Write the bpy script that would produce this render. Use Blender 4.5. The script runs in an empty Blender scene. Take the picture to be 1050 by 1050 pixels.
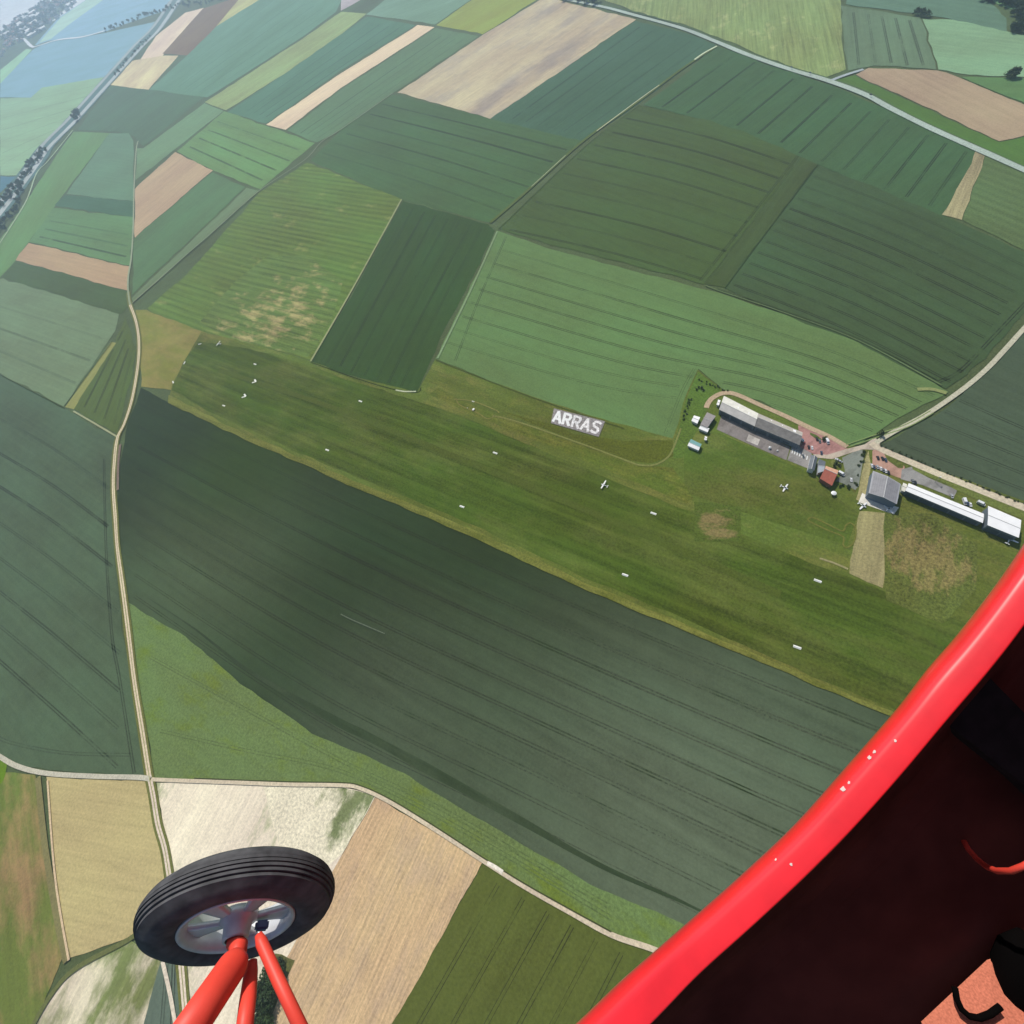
import bpy, bmesh, math, random
from mathutils import Vector, Matrix, noise
random.seed(7)
S = bpy.context.scene
COL = S.collection
R = math.radians
PI = math.pi

# ------------------------------------------------------------------ camera
FPX, H = 480.0, 350.0
DEP, ANG = R(58.5), R(246)
U = Vector((math.cos(DEP)*math.cos(ANG), math.cos(DEP)*math.sin(ANG), -math.sin(DEP)))  # world up seen in camera axes (right, down, forward)
FW = (Vector((0, 0, 1)) - U*U.z).normalized()
XW = FW.cross(U)
EYE = Vector((0, 0, H))
def c2w(v):
    v = Vector(v)
    return Vector((v.dot(XW), v.dot(FW), v.dot(U)))
def at(px, py, z=0.0):
    """point of the photo on the level plane at height z"""
    d = c2w(((px-525)/FPX, (py-525)/FPX, 1))
    t = (z-H)/d.z
    return EYE + d*t
def near(px, py, depth):
    return EYE + c2w(((px-525)/FPX*depth, (py-525)/FPX*depth, depth))
def cw(v): return EYE + c2w(v)

cd = bpy.data.cameras.new('camera'); cam = bpy.data.objects.new('camera', cd); COL.objects.link(cam)
cd.sensor_width = 36; cd.sensor_fit = 'HORIZONTAL'; cd.lens = FPX/1050*36
cd.clip_start = 0.02; cd.clip_end = 40000
right, down, fwd = c2w((1, 0, 0)), c2w((0, 1, 0)), c2w((0, 0, 1))
M = Matrix((( right.x, -down.x, -fwd.x, EYE.x), (right.y, -down.y, -fwd.y, EYE.y), (right.z, -down.z, -fwd.z, EYE.z), (0, 0, 0, 1)))
cam.matrix_world = M
S.camera = cam

# ------------------------------------------------------------------ light
SUN_EL = R(49)
w = bpy.data.worlds.new('World'); S.world = w; w.use_nodes = True
nt = w.node_tree
sky = nt.nodes.new('ShaderNodeTexSky'); sky.sky_type = 'NISHITA'; sky.sun_disc = False
sky.sun_elevation = SUN_EL; sky.sun_rotation = R(0); sky.air_density = 1.0; sky.dust_density = 1.2
bg = nt.nodes['Background']; nt.links.new(sky.outputs[0], bg.inputs[0]); bg.inputs[1].default_value = 0.09
sl = bpy.data.lights.new('sun', 'SUN'); sl.energy = 4.0; sl.angle = R(0.53); sl.color = (1.0, 0.95, 0.87)
so = bpy.data.objects.new('sun', sl); COL.objects.link(so)
SDIR = Vector((0.03, math.cos(SUN_EL), math.sin(SUN_EL)))
so.rotation_euler = SDIR.to_track_quat('Z', 'Y').to_euler()
S.view_settings.view_transform = 'Standard'; S.view_settings.look = 'None'
S.view_settings.exposure = 0; S.view_settings.gamma = 1; S.view_settings.use_curve_mapping = False
S.render.engine = 'CYCLES'
S.cycles.volume_bounces = 1

# ------------------------------------------------------------------ colour and materials
def lin(c): 
    c = c/255.0
    return c/12.92 if c <= .04045 else ((c+.055)/1.055)**2.4
HAZE = 2.0e-4
SAT = 1.0
E_L = (1.12, 1.12, 1.13)
GANI = .6
AIR_A, AIR_B = (.115, .24, .22), (.19, .22, .28)
def albedo(rgb, px, py):
    """real surface colour: what the eye sees from the air less the air between"""
    if rgb[1] > rgb[0] and rgb[1] > rgb[2]: rgb = (rgb[0]*.968, rgb[1]*.995, rgb[2]*.955)   # crops a touch greener
    d = at(px, py)-EYE; T = math.exp(-HAZE*d.length)
    cs = SDIR.normalized().dot(d.normalized()); ph = (1-GANI**2)/(1+GANI**2-2*GANI*cs)**1.5
    return tuple(min(.8, max(.008, (lin(c)-(p+q*ph)*(1-T))/(e*T))) for c, e, p, q in zip(rgb, E_L, AIR_A, AIR_B))

MATS = {}
def principled(name, rgb, rough=.6, metal=0.0, spec=.5, coat=0.0):
    if name in MATS: return MATS[name]
    m = bpy.data.materials.new(name); m.use_nodes = True
    b = m.node_tree.nodes['Principled BSDF']
    b.inputs['Base Color'].default_value = (*rgb, 1); b.inputs['Roughness'].default_value = rough
    b.inputs['Metallic'].default_value = metal; b.inputs['Specular IOR Level'].default_value = spec
    if coat: b.inputs['Coat Weight'].default_value = coat; b.inputs['Coat Roughness'].default_value = .08
    MATS[name] = m
    return m
def mottled(name, rgb, rough=.6, metal=0, amt=.15, scale=3, spec=.4, coat=0, stripe=None):
    """paint / sheet / concrete with wear; stripe=(angle, spacing, depth) adds corrugation"""
    if name in MATS: return MATS[name]
    m = principled(name, rgb, rough, metal, spec, coat)
    n = m.node_tree.nodes; l = m.node_tree.links; b = n['Principled BSDF']
    geo = n.new('ShaderNodeNewGeometry'); tx = n.new('ShaderNodeTexNoise'); tx.inputs['Scale'].default_value = scale; tx.inputs['Detail'].default_value = 6
    l.new(geo.outputs['Position'], tx.inputs['Vector'])
    mr = n.new('ShaderNodeMapRange'); mr.inputs[1].default_value = .3; mr.inputs[2].default_value = .7
    mr.inputs[3].default_value = 1-amt; mr.inputs[4].default_value = 1+amt
    l.new(tx.outputs[0], mr.inputs[0])
    src = mr.outputs[0]
    if stripe:
        mp = n.new('ShaderNodeVectorRotate'); mp.rotation_type = 'Z_AXIS'; mp.inputs['Angle'].default_value = stripe[0]
        l.new(geo.outputs['Position'], mp.inputs['Vector'])
        wv = n.new('ShaderNodeTexWave'); wv.bands_direction = 'Y'; wv.inputs['Scale'].default_value = .314/stripe[1]*1.0
        l.new(mp.outputs[0], wv.inputs['Vector'])
        mr2 = n.new('ShaderNodeMapRange'); mr2.inputs[3].default_value = 1-stripe[2]; mr2.inputs[4].default_value = 1+stripe[2]*.5
        l.new(wv.outputs['Fac'], mr2.inputs[0])
        mu = n.new('ShaderNodeMath'); mu.operation = 'MULTIPLY'; l.new(src, mu.inputs[0]); l.new(mr2.outputs[0], mu.inputs[1]); src = mu.outputs[0]
    sc = n.new('ShaderNodeVectorMath'); sc.operation = 'SCALE'; sc.inputs[0].default_value = rgb
    l.new(src, sc.inputs['Scale']); l.new(sc.outputs[0], b.inputs['Base Color'])
    return m

# one node group for every crop, soil and grass surface
def make_group():
    g = bpy.data.node_groups.new('ground_cover', 'ShaderNodeTree')
    def si(n, t, d):
        s = g.interface.new_socket(n, in_out='INPUT', socket_type=t); s.default_value = d
    si('Color', 'NodeSocketColor', (.1, .1, .1, 1)); si('Patch Color', 'NodeSocketColor', (.2, .2, .1, 1))
    si('Angle', 'NodeSocketFloat', 0); si('Large', 'NodeSocketFloat', .15); si('Rows', 'NodeSocketFloat', .1); si('Fine', 'NodeSocketFloat', .12)
    si('Patch Level', 'NodeSocketFloat', 1.0); si('Patch Scale', 'NodeSocketFloat', .02); si('Row Width', 'NodeSocketFloat', 5.0); si('Seed', 'NodeSocketFloat', 0)
    si('Band', 'NodeSocketFloat', 0.0); si('Band Width', 'NodeSocketFloat', 10.0)
    g.interface.new_socket('Color', in_out='OUTPUT', socket_type='NodeSocketColor')
    N = g.nodes; L = g.links
    gi = N.new('NodeGroupInput'); go = N.new('NodeGroupOutput')
    geo = N.new('ShaderNodeNewGeometry')
    cmb = N.new('ShaderNodeCombineXYZ')
    for i in (0, 1): 
        mm = N.new('ShaderNodeMath'); mm.operation = 'MULTIPLY'; mm.inputs[1].default_value = 131.0*(i+1); L.new(gi.outputs['Seed'], mm.inputs[0]); L.new(mm.outputs[0], cmb.inputs[i])
    add = N.new('ShaderNodeVectorMath'); L.new(geo.outputs['Position'], add.inputs[0]); L.new(cmb.outputs[0], add.inputs[1])
    rot = N.new('ShaderNodeVectorRotate'); rot.rotation_type = 'Z_AXIS'; L.new(add.outputs[0], rot.inputs['Vector'])
    L.new(gi.outputs['Angle'], rot.inputs['Angle'])
    def nz(vec, scale, detail=3, rough=.55):
        t = N.new('ShaderNodeTexNoise'); t.noise_dimensions = '2D'
        t.inputs['Scale'].default_value = scale; t.inputs['Detail'].default_value = detail; t.inputs['Roughness'].default_value = rough
        L.new(vec, t.inputs['Vector']); return t.outputs[0]
    def cen(x):   # noise -> about -1..1
        m = N.new('ShaderNodeMapRange'); m.inputs[1].default_value = .25; m.inputs[2].default_value = .75; m.inputs[3].default_value = -1; m.inputs[4].default_value = 1
        L.new(x, m.inputs[0]); return m.outputs[0]
    def op(o, a, b):
        m = N.new('ShaderNodeMath'); m.operation = o
        for i, x in enumerate((a, b)):
            if isinstance(x, (int, float)): m.inputs[i].default_value = x
            else: L.new(x, m.inputs[i])
        return m.outputs[0]
    def stretch(sx, sy):
        s = N.new('ShaderNodeVectorMath'); s.operation = 'MULTIPLY'; s.inputs[1].default_value = (sx, sy, 1); L.new(rot.outputs[0], s.inputs[0]); return s.outputs[0]
    large = cen(nz(stretch(.5, 1.3), .011, 4))
    s1 = N.new('ShaderNodeVectorMath'); s1.operation = 'MULTIPLY'; L.new(rot.outputs[0], s1.inputs[0])
    inv = op('DIVIDE', 1.0, gi.outputs['Row Width']); cb = N.new('ShaderNodeCombineXYZ')
    L.new(op('MULTIPLY', inv, .03), cb.inputs[0]); L.new(inv, cb.inputs[1]); L.new(cb.outputs[0], s1.inputs[1])
    rows = cen(nz(s1.outputs[0], 1.0, 4, .7))
    fine = cen(nz(rot.outputs[0], .55, 4, .75))
    wv = N.new('ShaderNodeTexWave'); wv.bands_direction = 'Y'; wv.inputs['Scale'].default_value = .314; wv.inputs['Distortion'].default_value = 1.2; wv.inputs['Detail'].default_value = 2; wv.inputs['Detail Scale'].default_value = .25
    s2 = N.new('ShaderNodeVectorMath'); s2.operation = 'SCALE'; L.new(rot.outputs[0], s2.inputs[0]); L.new(op('DIVIDE', 1.0, gi.outputs['Band Width']), s2.inputs['Scale'])
    L.new(s2.outputs[0], wv.inputs['Vector'])
    band = op('MULTIPLY', op('SUBTRACT', wv.outputs['Fac'], .5), op('MULTIPLY', gi.outputs['Band'], 2.0))
    mid = cen(nz(rot.outputs[0], .09, 5, .7))
    tot = op('ADD', op('MULTIPLY', mid, op('ADD', .02, op('MULTIPLY', gi.outputs['Large'], .38))), op('ADD', op('ADD', op('MULTIPLY', large, gi.outputs['Large']), op('MULTIPLY', rows, gi.outputs['Rows'])), op('ADD', op('MULTIPLY', fine, op('MULTIPLY', gi.outputs['Fine'], 1.5)), band)))
    k = op('MAXIMUM', op('ADD', 1.0, tot), .25)
    pv = N.new('ShaderNodeVectorMath'); pv.operation = 'SCALE'; L.new(stretch(.45, 1.0), pv.inputs[0]); L.new(gi.outputs['Patch Scale'], pv.inputs['Scale'])
    pn = nz(pv.outputs[0], 1.0, 7, .68)
    pm = N.new('ShaderNodeMapRange'); L.new(pn, pm.inputs[0]); L.new(op('SUBTRACT', gi.outputs['Patch Level'], .09), pm.inputs[1]); L.new(op('ADD', gi.outputs['Patch Level'], .09), pm.inputs[2])
    mx = N.new('ShaderNodeMix'); mx.data_type = 'RGBA'; L.new(pm.outputs[0], mx.inputs[0]); L.new(gi.outputs['Color'], mx.inputs[6]); L.new(gi.outputs['Patch Color'], mx.inputs[7])
    # hue drift between yellower and bluer green
    hs = N.new('ShaderNodeHueSaturation'); L.new(mx.outputs[2], hs.inputs['Color'])
    L.new(op('ADD', .5, op('MULTIPLY', large, op('MULTIPLY', gi.outputs['Large'], .10))), hs.inputs['Hue'])
    sc = N.new('ShaderNodeVectorMath'); sc.operation = 'SCALE'; L.new(hs.outputs[0], sc.inputs[0]); L.new(k, sc.inputs['Scale'])
    L.new(sc.outputs[0], go.inputs[0])
    return g
GROUP = make_group()
_seed = [0]
def cover(name, rgb, angle=0.0, large=.14, rows=.10, fine=.10, rw=5.0, patch=None, plevel=.62, pscale=.02, band=0.0, bw=10.0, pcentre=None, tints=()):
    m = bpy.data.materials.new(name); m.use_nodes = True
    n = m.node_tree.nodes; l = m.node_tree.links; b = n['Principled BSDF']
    b.inputs['Roughness'].default_value = .95; b.inputs['Specular IOR Level'].default_value = .08
    g = n.new('ShaderNodeGroup'); g.node_tree = GROUP
    _seed[0] += 1
    g.inputs['Color'].default_value = (*rgb, 1); g.inputs['Angle'].default_value = -angle
    g.inputs['Large'].default_value = large; g.inputs['Rows'].default_value = rows; g.inputs['Fine'].default_value = fine
    g.inputs['Row Width'].default_value = rw; g.inputs['Seed'].default_value = _seed[0]*.73
    g.inputs['Patch Color'].default_value = (*(patch or rgb), 1); g.inputs['Patch Level'].default_value = plevel if patch else 2.0
    g.inputs['Patch Scale'].default_value = pscale; g.inputs['Band'].default_value = band; g.inputs['Band Width'].default_value = bw
    src = None
    for (tx, ty, trad, tcol, tamt) in tints:   # broad drift of the crop's own colour: (photo x, photo y, metres, colour, amount)
        c = at(tx, ty); geo = n.new('ShaderNodeNewGeometry')
        v = n.new('ShaderNodeVectorMath'); v.operation = 'DISTANCE'; v.inputs[1].default_value = (c.x, c.y, 0); l.new(geo.outputs['Position'], v.inputs[0])
        mr = n.new('ShaderNodeMapRange'); mr.interpolation_type = 'SMOOTHSTEP'; mr.inputs[1].default_value = 0; mr.inputs[2].default_value = trad; mr.inputs[3].default_value = tamt; mr.inputs[4].default_value = 0
        l.new(v.outputs['Value'], mr.inputs[0])
        mx = n.new('ShaderNodeMix'); mx.data_type = 'RGBA'; l.new(mr.outputs[0], mx.inputs[0]); mx.inputs[6].default_value = (*rgb, 1); mx.inputs[7].default_value = (*albedo(tcol, tx, ty), 1)
        if src: l.new(src, mx.inputs[6])
        src = mx.outputs[2]
    if src: l.new(src, g.inputs['Color'])
    if pcentre:   # growth fades out away from a middle: (photo x, photo y, metres)
        c = at(pcentre[0], pcentre[1]); geo = n.new('ShaderNodeNewGeometry')
        v = n.new('ShaderNodeVectorMath'); v.operation = 'DISTANCE'; v.inputs[1].default_value = (c.x, c.y, 0); l.new(geo.outputs['Position'], v.inputs[0])
        q = n.new('ShaderNodeMath'); q.operation = 'DIVIDE'; q.inputs[1].default_value = pcentre[2]; l.new(v.outputs['Value'], q.inputs[0])
        q2 = n.new('ShaderNodeMath'); q2.operation = 'POWER'; q2.inputs[1].default_value = 2; l.new(q.outputs[0], q2.inputs[0])
        q3 = n.new('ShaderNodeMath'); q3.operation = 'MULTIPLY_ADD'; q3.inputs[1].default_value = .26; q3.inputs[2].default_value = plevel; l.new(q2.outputs[0], q3.inputs[0])
        l.new(q3.outputs[0], g.inputs['Patch Level'])
    l.new(g.outputs[0], b.inputs['Base Color'])
    return m

# ------------------------------------------------------------------ object helpers
def link(name, me, parent=None, mats=()):
    o = bpy.data.objects.new(name, me); COL.objects.link(o)
    for m in mats: me.materials.append(m)
    if parent: o.parent = parent
    return o
def from_bm(name, bm, mat, parent=None, smooth=False):
    me = bpy.data.meshes.new(name); bm.normal_update(); bm.to_mesh(me); bm.free()
    if smooth:
        for p in me.polygons: p.use_smooth = True
    return link(name, me, parent, mat if isinstance(mat, (list, tuple)) else [mat])
def structure(o): o['kind'] = 'structure'; return o
def stuff(o): o['kind'] = 'stuff'; return o
def tag(o, label, cat, group=None):
    o['label'] = label; o['category'] = cat
    if group: o['group'] = group
    return o
def thing(name, label, cat, loc=(0, 0, 0), rz=0, group=None):
    o = bpy.data.objects.new(name, None); COL.objects.link(o); o.location = loc; o.rotation_euler = (0, 0, rz)
    o.empty_display_size = .5
    return tag(o, label, cat, group)
def copy_tree(o, parent=None):
    c = o.copy(); COL.objects.link(c)
    if parent: c.parent = parent
    for ch in o.children: copy_tree(ch, c)
    return c
def add_box(bm, x0, x1, y0, y1, z0, z1, mi=0):
    v = [bm.verts.new((x, y, z)) for z in (z0, z1) for y in (y0, y1) for x in (x0, x1)]
    for q in ((0, 2, 3, 1), (4, 5, 7, 6), (0, 1, 5, 4), (1, 3, 7, 5), (3, 2, 6, 7), (2, 0, 4, 6)):
        f = bm.faces.new([v[i] for i in q]); f.material_index = mi
def add_prism(bm, pts, z0, z1, mi=0):
    a = [bm.verts.new((p[0], p[1], z0)) for p in pts]; b = [bm.verts.new((p[0], p[1], z1)) for p in pts]
    n = len(pts)
    bm.faces.new(a[::-1]).material_index = mi; bm.faces.new(b).material_index = mi
    for i in range(n): bm.faces.new((a[i], a[(i+1) % n], b[(i+1) % n], b[i])).material_index = mi
def add_tube(bm, pts, rad, seg=16, cap=True):
    pts = [Vector(p) for p in pts]
    if not isinstance(rad, (list, tuple)): rad = [rad]*len(pts)
    rings = []; ref = None
    for i, p in enumerate(pts):
        d = (pts[min(i+1, len(pts)-1)]-pts[max(i-1, 0)]).normalized()
        if ref is None: ref = d.orthogonal()
        a = (ref - d*ref.dot(d)).normalized(); b = d.cross(a); ref = a
        rings.append([bm.verts.new(p+(a*math.cos(2*PI*k/seg)+b*math.sin(2*PI*k/seg))*rad[i]) for k in range(seg)])
    for r0, r1 in zip(rings, rings[1:]):
        for k in range(seg): bm.faces.new((r0[k], r0[(k+1) % seg], r1[(k+1) % seg], r1[k]))
    if cap:
        bm.faces.new(rings[0][::-1]); bm.faces.new(rings[-1])
def inside(p, poly):
    x, y = p; c = False; n = len(poly)
    for i in range(n):
        x0, y0 = poly[i]; x1, y1 = poly[i-1]
        if (y0 > y) != (y1 > y) and x < (x1-x0)*(y-y0)/(y1-y0)+x0: c = not c
    return c
def edge_dist(p, poly):
    b = 1e9
    for i in range(len(poly)):
        a = Vector(poly[i-1]); d = Vector(poly[i])-a
        t = max(0, min(1, (Vector(p)-a).dot(d)/max(d.length_squared, 1e-9)))
        b = min(b, (Vector(p)-a-d*t).length)
    return b
def smooth_line(pts, k=6):
    P = [Vector(p) for p in pts]; out = []
    for i in range(len(P)-1):
        p0, p1, p2, p3 = P[max(i-1, 0)], P[i], P[i+1], P[min(i+2, len(P)-1)]
        for j in range(k):
            t = j/k
            out.append(.5*((2*p1)+(p2-p0)*t+(2*p0-5*p1+4*p2-p3)*t*t+(3*p1-p0-3*p2+p3)*t**3))
    out.append(P[-1]); return out
def strip(bm, pts, width, z, mi=0, off=0.0, wob=0.0, taper=False):
    """flat ribbon along ground points"""
    pts = [Vector((p[0], p[1], 0)) for p in pts]
    prev = None
    for i, p in enumerate(pts):
        d = (pts[min(i+1, len(pts)-1)]-pts[max(i-1, 0)]).normalized(); s = Vector((-d.y, d.x, 0))
        ww = width*(1+wob*noise.noise(p*.02)) if wob else width
        if taper: t_ = i/(len(pts)-1); ww *= min(1, .02+2.2*t_, .02+2.2*(1-t_))
        a = p+s*(off+ww/2); b = p+s*(off-ww/2)
        v = (bm.verts.new((a.x, a.y, z)), bm.verts.new((b.x, b.y, z)))
        if prev:
            f = bm.faces.new((prev[0], prev[1], v[1], v[0])); f.material_index = mi
        prev = v
def ragged(poly, z, amp=.85, step=7.0):
    out = []
    for i in range(len(poly)):
        a, b = Vector(poly[i]), Vector(poly[(i+1) % len(poly)])
        n_ = max(1, int((b-a).length/step))
        for k in range(n_):
            q = a.lerp(b, k/n_); p = at(q.x, q.y); d = (p-EYE).length
            am = amp*min(3.0, d/420)
            out.append(Vector((p.x+am*noise.noise((p.x*.05, p.y*.05, 1.7))*1.6+am*.5*noise.noise((p.x*.3, p.y*.3, 4.1)), p.y+am*noise.noise((p.x*.05, p.y*.05, 9.2))*1.6+am*.5*noise.noise((p.x*.3, p.y*.3, 6.3)), z)))
    return out
def px_line(pts, k=6): return [at(p.x, p.y) for p in smooth_line(pts, k)]

# ------------------------------------------------------------------ the ground sheet
gm = bpy.data.materials.new('countryside'); gm.use_nodes = True
n = gm.node_tree.nodes; l = gm.node_tree.links; b = n['Principled BSDF']; b.inputs['Roughness'].default_value = .95; b.inputs['Specular IOR Level'].default_value = .08
geo = n.new('ShaderNodeNewGeometry')
rt = n.new('ShaderNodeVectorRotate'); rt.rotation_type = 'Z_AXIS'; rt.inputs['Angle'].default_value = .35; l.new(geo.outputs['Position'], rt.inputs['Vector'])
sm = n.new('ShaderNodeVectorMath'); sm.operation = 'MULTIPLY'; sm.inputs[1].default_value = (1/330, 1/190, 0); l.new(rt.outputs[0], sm.inputs[0])
vo = n.new('ShaderNodeTexVoronoi'); vo.distance = 'CHEBYCHEV'; vo.inputs['Scale'].default_value = 1.0; l.new(sm.outputs[0], vo.inputs['Vector'])
sp = n.new('ShaderNodeSeparateColor'); l.new(vo.outputs['Color'], sp.inputs[0])
cr = n.new('ShaderNodeValToRGB'); cr.color_ramp.interpolation = 'CONSTANT'
els = [(0, (.045, .085, .045)), (.2, (.06, .11, .05)), (.4, (.075, .12, .045)), (.55, (.05, .09, .055)), (.7, (.22, .18, .12)), (.82, (.11, .15, .06)), (.92, (.05, .1, .045))]
for i, (p, c) in enumerate(els):
    e = cr.color_ramp.elements[i] if i < 2 else cr.color_ramp.elements.new(p)
    e.position = p; e.color = (*c, 1)
l.new(sp.outputs[0], cr.inputs[0])
nx = n.new('ShaderNodeTexNoise'); nx.inputs['Scale'].default_value = .02; nx.inputs['Detail'].default_value = 8; l.new(geo.outputs['Position'], nx.inputs['Vector'])
mr = n.new('ShaderNodeMapRange'); mr.inputs[1].default_value = .3; mr.inputs[2].default_value = .7; mr.inputs[3].default_value = .8; mr.inputs[4].default_value = 1.2; l.new(nx.outputs[0], mr.inputs[0])
sc = n.new('ShaderNodeVectorMath'); sc.operation = 'SCALE'; l.new(cr.outputs[0], sc.inputs[0]); l.new(mr.outputs[0], sc.inputs['Scale']); l.new(sc.outputs[0], b.inputs['Base Color'])
bm = bmesh.new(); BIG = 15000
bmesh.ops.create_grid(bm, x_segments=24, y_segments=24, size=BIG)
structure(from_bm('ground', bm, gm))
# land right under the photographed fields: rough verge grass showing between them
verge = cover('verge_grass', (.085, .115, .045), .3, .2, .1, .2)
bm = bmesh.new()
f = bm.faces.new([bm.verts.new((*at(x, y).xy, .05)) for x, y in ((-40, -12), (300, -30), (700, -40), (1090, -40), (1100, 300), (1100, 1100), (300, 1100), (-60, 1100), (-60, 500))])
structure(from_bm('grassland', bm, verge))

# ------------------------------------------------------------------ fields
LAYER = [0]; REG = []
def field(name, poly, rgb, lines=None, dark=.45, ang=None, track=.6, gap=2.0, inset=2.0, z=None, head=None, lw=None, **kw):
    """poly in photo points; lines = (guide A, guide B, n) tramlines between two guides"""
    LAYER[0] += 1
    if z is None: z = .1+.006*LAYER[0]
    cx = sum(p[0] for p in poly)/len(poly); cy = sum(p[1] for p in poly)/len(poly)
    base = albedo(rgb, cx, cy)
    if ang is None:
        if lines:
            a, b2 = at(*lines[0][0]), at(*lines[0][-1])
        else:
            a, b2 = at(*poly[0]), at(*poly[1])
        ang = math.atan2(b2.y-a.y, b2.x-a.x)
    else:
        a, b2 = at(cx, cy), at(cx+ang[0], cy+ang[1]); ang = math.atan2(b2.y-a.y, b2.x-a.x)
    if kw.get('patch'): kw['patch'] = albedo(kw['patch'], cx, cy)
    REG.append((name, poly, rgb, base, bool(kw.get('patch'))))
    m = cover(name+'_cover', base, ang, **kw)
    mats = [m]
    bm = bmesh.new()
    f = bm.faces.new([bm.verts.new(p) for p in ragged(poly, z)]); f.normal_update()
    if f.normal.z < 0: f.normal_flip()
    bmesh.ops.triangulate(bm, faces=[f])
    L = []
    if lines:
        A, B, cnt = lines[0], lines[1], lines[2]
        if len(A) != len(B): raise ValueError(name)
        for i in range(cnt):
            t = (i+.5+random.uniform(-.035, .035))/cnt
            L.append([(A[k][0]*(1-t)+B[k][0]*t, A[k][1]*(1-t)+B[k][1]*t) for k in range(len(A))])
    for h in (head or []): L.append(h)
    if L:
        dk = min(.85, dark*2.0) if dark > 0 else dark
        soil = tuple(c*(1-dk)+s*.25*dk for c, s in zip(base, (.08, .07, .05)))  # soil in the wheel ruts, with the crop's shade darkened in
        weak = tuple(.6*a+.4*b for a, b in zip(soil, base))
        for sc_ in (soil, weak): mats.append(cover(name+'_tramline', sc_, ang, .1, .0, .3, patch=base, plevel=.63, pscale=.045, tints=[(q[0], q[1], q[2], tuple(v*(.89 if sc_ is soil else .94) for v in q[3]), q[4]) for q in kw.get('tints', ())]))
        for li, ln in enumerate(L):
            mi = 1+(random.random() < .4)
            pts = smooth_line(ln, 14) if len(ln) > 2 else [Vector(ln[0]).lerp(Vector(ln[1]), t/24) for t in range(25)]
            run = []
            for p in list(pts)+[None]:
                if p is not None and inside((p.x, p.y), poly) and edge_dist((p.x, p.y), poly) > inset: run.append(p)
                else:
                    if len(run) > 1:
                        g = [at(q.x, q.y) for q in run]
                        d = (g[0]-EYE).length
                        tw = max(track*.8, d/FPX*(.5 if d < 460 else .66))
                        if lw: strip(bm, g, lw, z+.012, mi, 0)
                        else:
                            for o in (-gap/2, gap/2): strip(bm, g, min(tw, gap*.9)*random.uniform(.8, 1.2), z+.012, mi, o, .3)
                    run = []
    return structure(from_bm(name, bm, mats))

F = field
# --- far upper left
F('haze_tinted_field', [(0,-4),(62,-4),(40,8),(25,14),(0,33)], (202,231,248), large=.1)  # distant haze painted into this field as a near-white colour
F('barley_field', [(53,22),(63,13),(80,-4),(92,-4),(78,9),(58,20)], (227,217,221))
F('wheat_field', [(35,47),(60,18),(93,-3),(176,-3),(180,7),(163,13),(128,25),(107,33),(73,39),(50,42)], (150,185,197), ((60,38),(175,3)) and None, ang=(115,-35), rows=.08)
F('barley_field', [(52,40),(75,22),(110,-3),(93,-3),(62,18),(40,44)], (177,204,202), ang=(115,-45))
F('wheat_field', [(0,100),(0,84),(35,50),(50,43),(73,40),(107,34),(160,22),(157,33),(143,48),(112,76),(107,79),(43,90),(32,100)], (144,180,190), ang=(120,-35), large=.1)
F('meadow', [(0,72),(27,50),(33,51),(0,86)], (162,197,182), ang=(30,-25))
F('wheat_field', [(0,101),(32,100),(43,90),(107,79),(112,79),(73,121),(47,146),(17,180),(0,180)], (156,185,167), (((0,104),(105,82)),((0,176),(40,150)),6), ang=(100,-14), dark=.25, large=.12)
F('wheat_field', [(0,181),(17,181),(0,198)], (109,145,158))
F('stubble_field', [(143,62),(160,37),(190,13),(209,8),(167,57)], (212,203,188), ang=(45,-48))
F('ploughed_field', [(167,55),(208,9),(244,-3),(256,-3),(193,57)], (142,142,136), ang=(45,-48))
F('stubble_field', [(113,87),(133,63),(167,57),(183,57),(152,92)], (203,198,172), ang=(45,-48), large=.2)
F('barley_field', [(222,27),(247,-3),(272,-3),(233,20)], (187,189,161), ang=(45,-30))
F('wheat_field', [(80,133),(113,88),(152,92),(213,97),(200,107),(147,150),(137,140),(120,135)], (114,138,130), ang=(60,-45), large=.16)
F('wheat_field', [(153,92),(193,56),(222,27),(233,20),(272,-4),(352,-4),(345,12),(310,38),(213,100)], (127,159,151), (((165,85),(280,-4)),((215,97),(345,12)),7), dark=.2, large=.14)
F('barley_field', [(210,105),(310,40),(350,12),(376,14),(350,35),(290,77),(232,113)], (158,175,144), ang=(140,-92), rows=.2, large=.2)
F('wheat_field', [(233,115),(290,77),(350,35),(376,17),(426,26),(350,72),(273,127)], (112,144,134), (((245,117),(380,18)),((270,125),(420,26)),4), dark=.25)
F('stubble_field', [(273,128),(350,75),(428,26),(446,28),(350,90),(293,133)], (219,204,178), ang=(155,-100), large=.1, fine=.06)
F('wheat_field', [(295,134),(350,92),(447,29),(491,37),(404,95),(350,133),(325,146)], (116,142,124), (((305,136),(455,32)),((330,142),(485,37)),4), dark=.25)
F('ploughed_field', [(350,11),(377,-4),(350,-4)], (182,182,184))
F('wheat_field', [(376,15),(400,-4),(488,-4),(446,25),(390,17)], (134,163,153), ang=(80,-30))
F('barley_field', [(447,26),(489,-4),(556,-4),(496,35)], (155,168,119), ang=(60,-32))
F('fallow_field', [(408,95),(497,35),(560,-4),(580,2),(652,20),(503,122)], (190,182,158), ang=(130,-85), large=.16, rows=.12, fine=.06, patch=(171,167,155), plevel=.56, pscale=.012)
F('wheat_field', [(503,122),(652,21),(700,33),(735,46),(690,80),(650,110),(597,145)], (93,120,108), (((520,120),(650,26)),((598,140),(728,48)),6), dark=.3)
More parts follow.
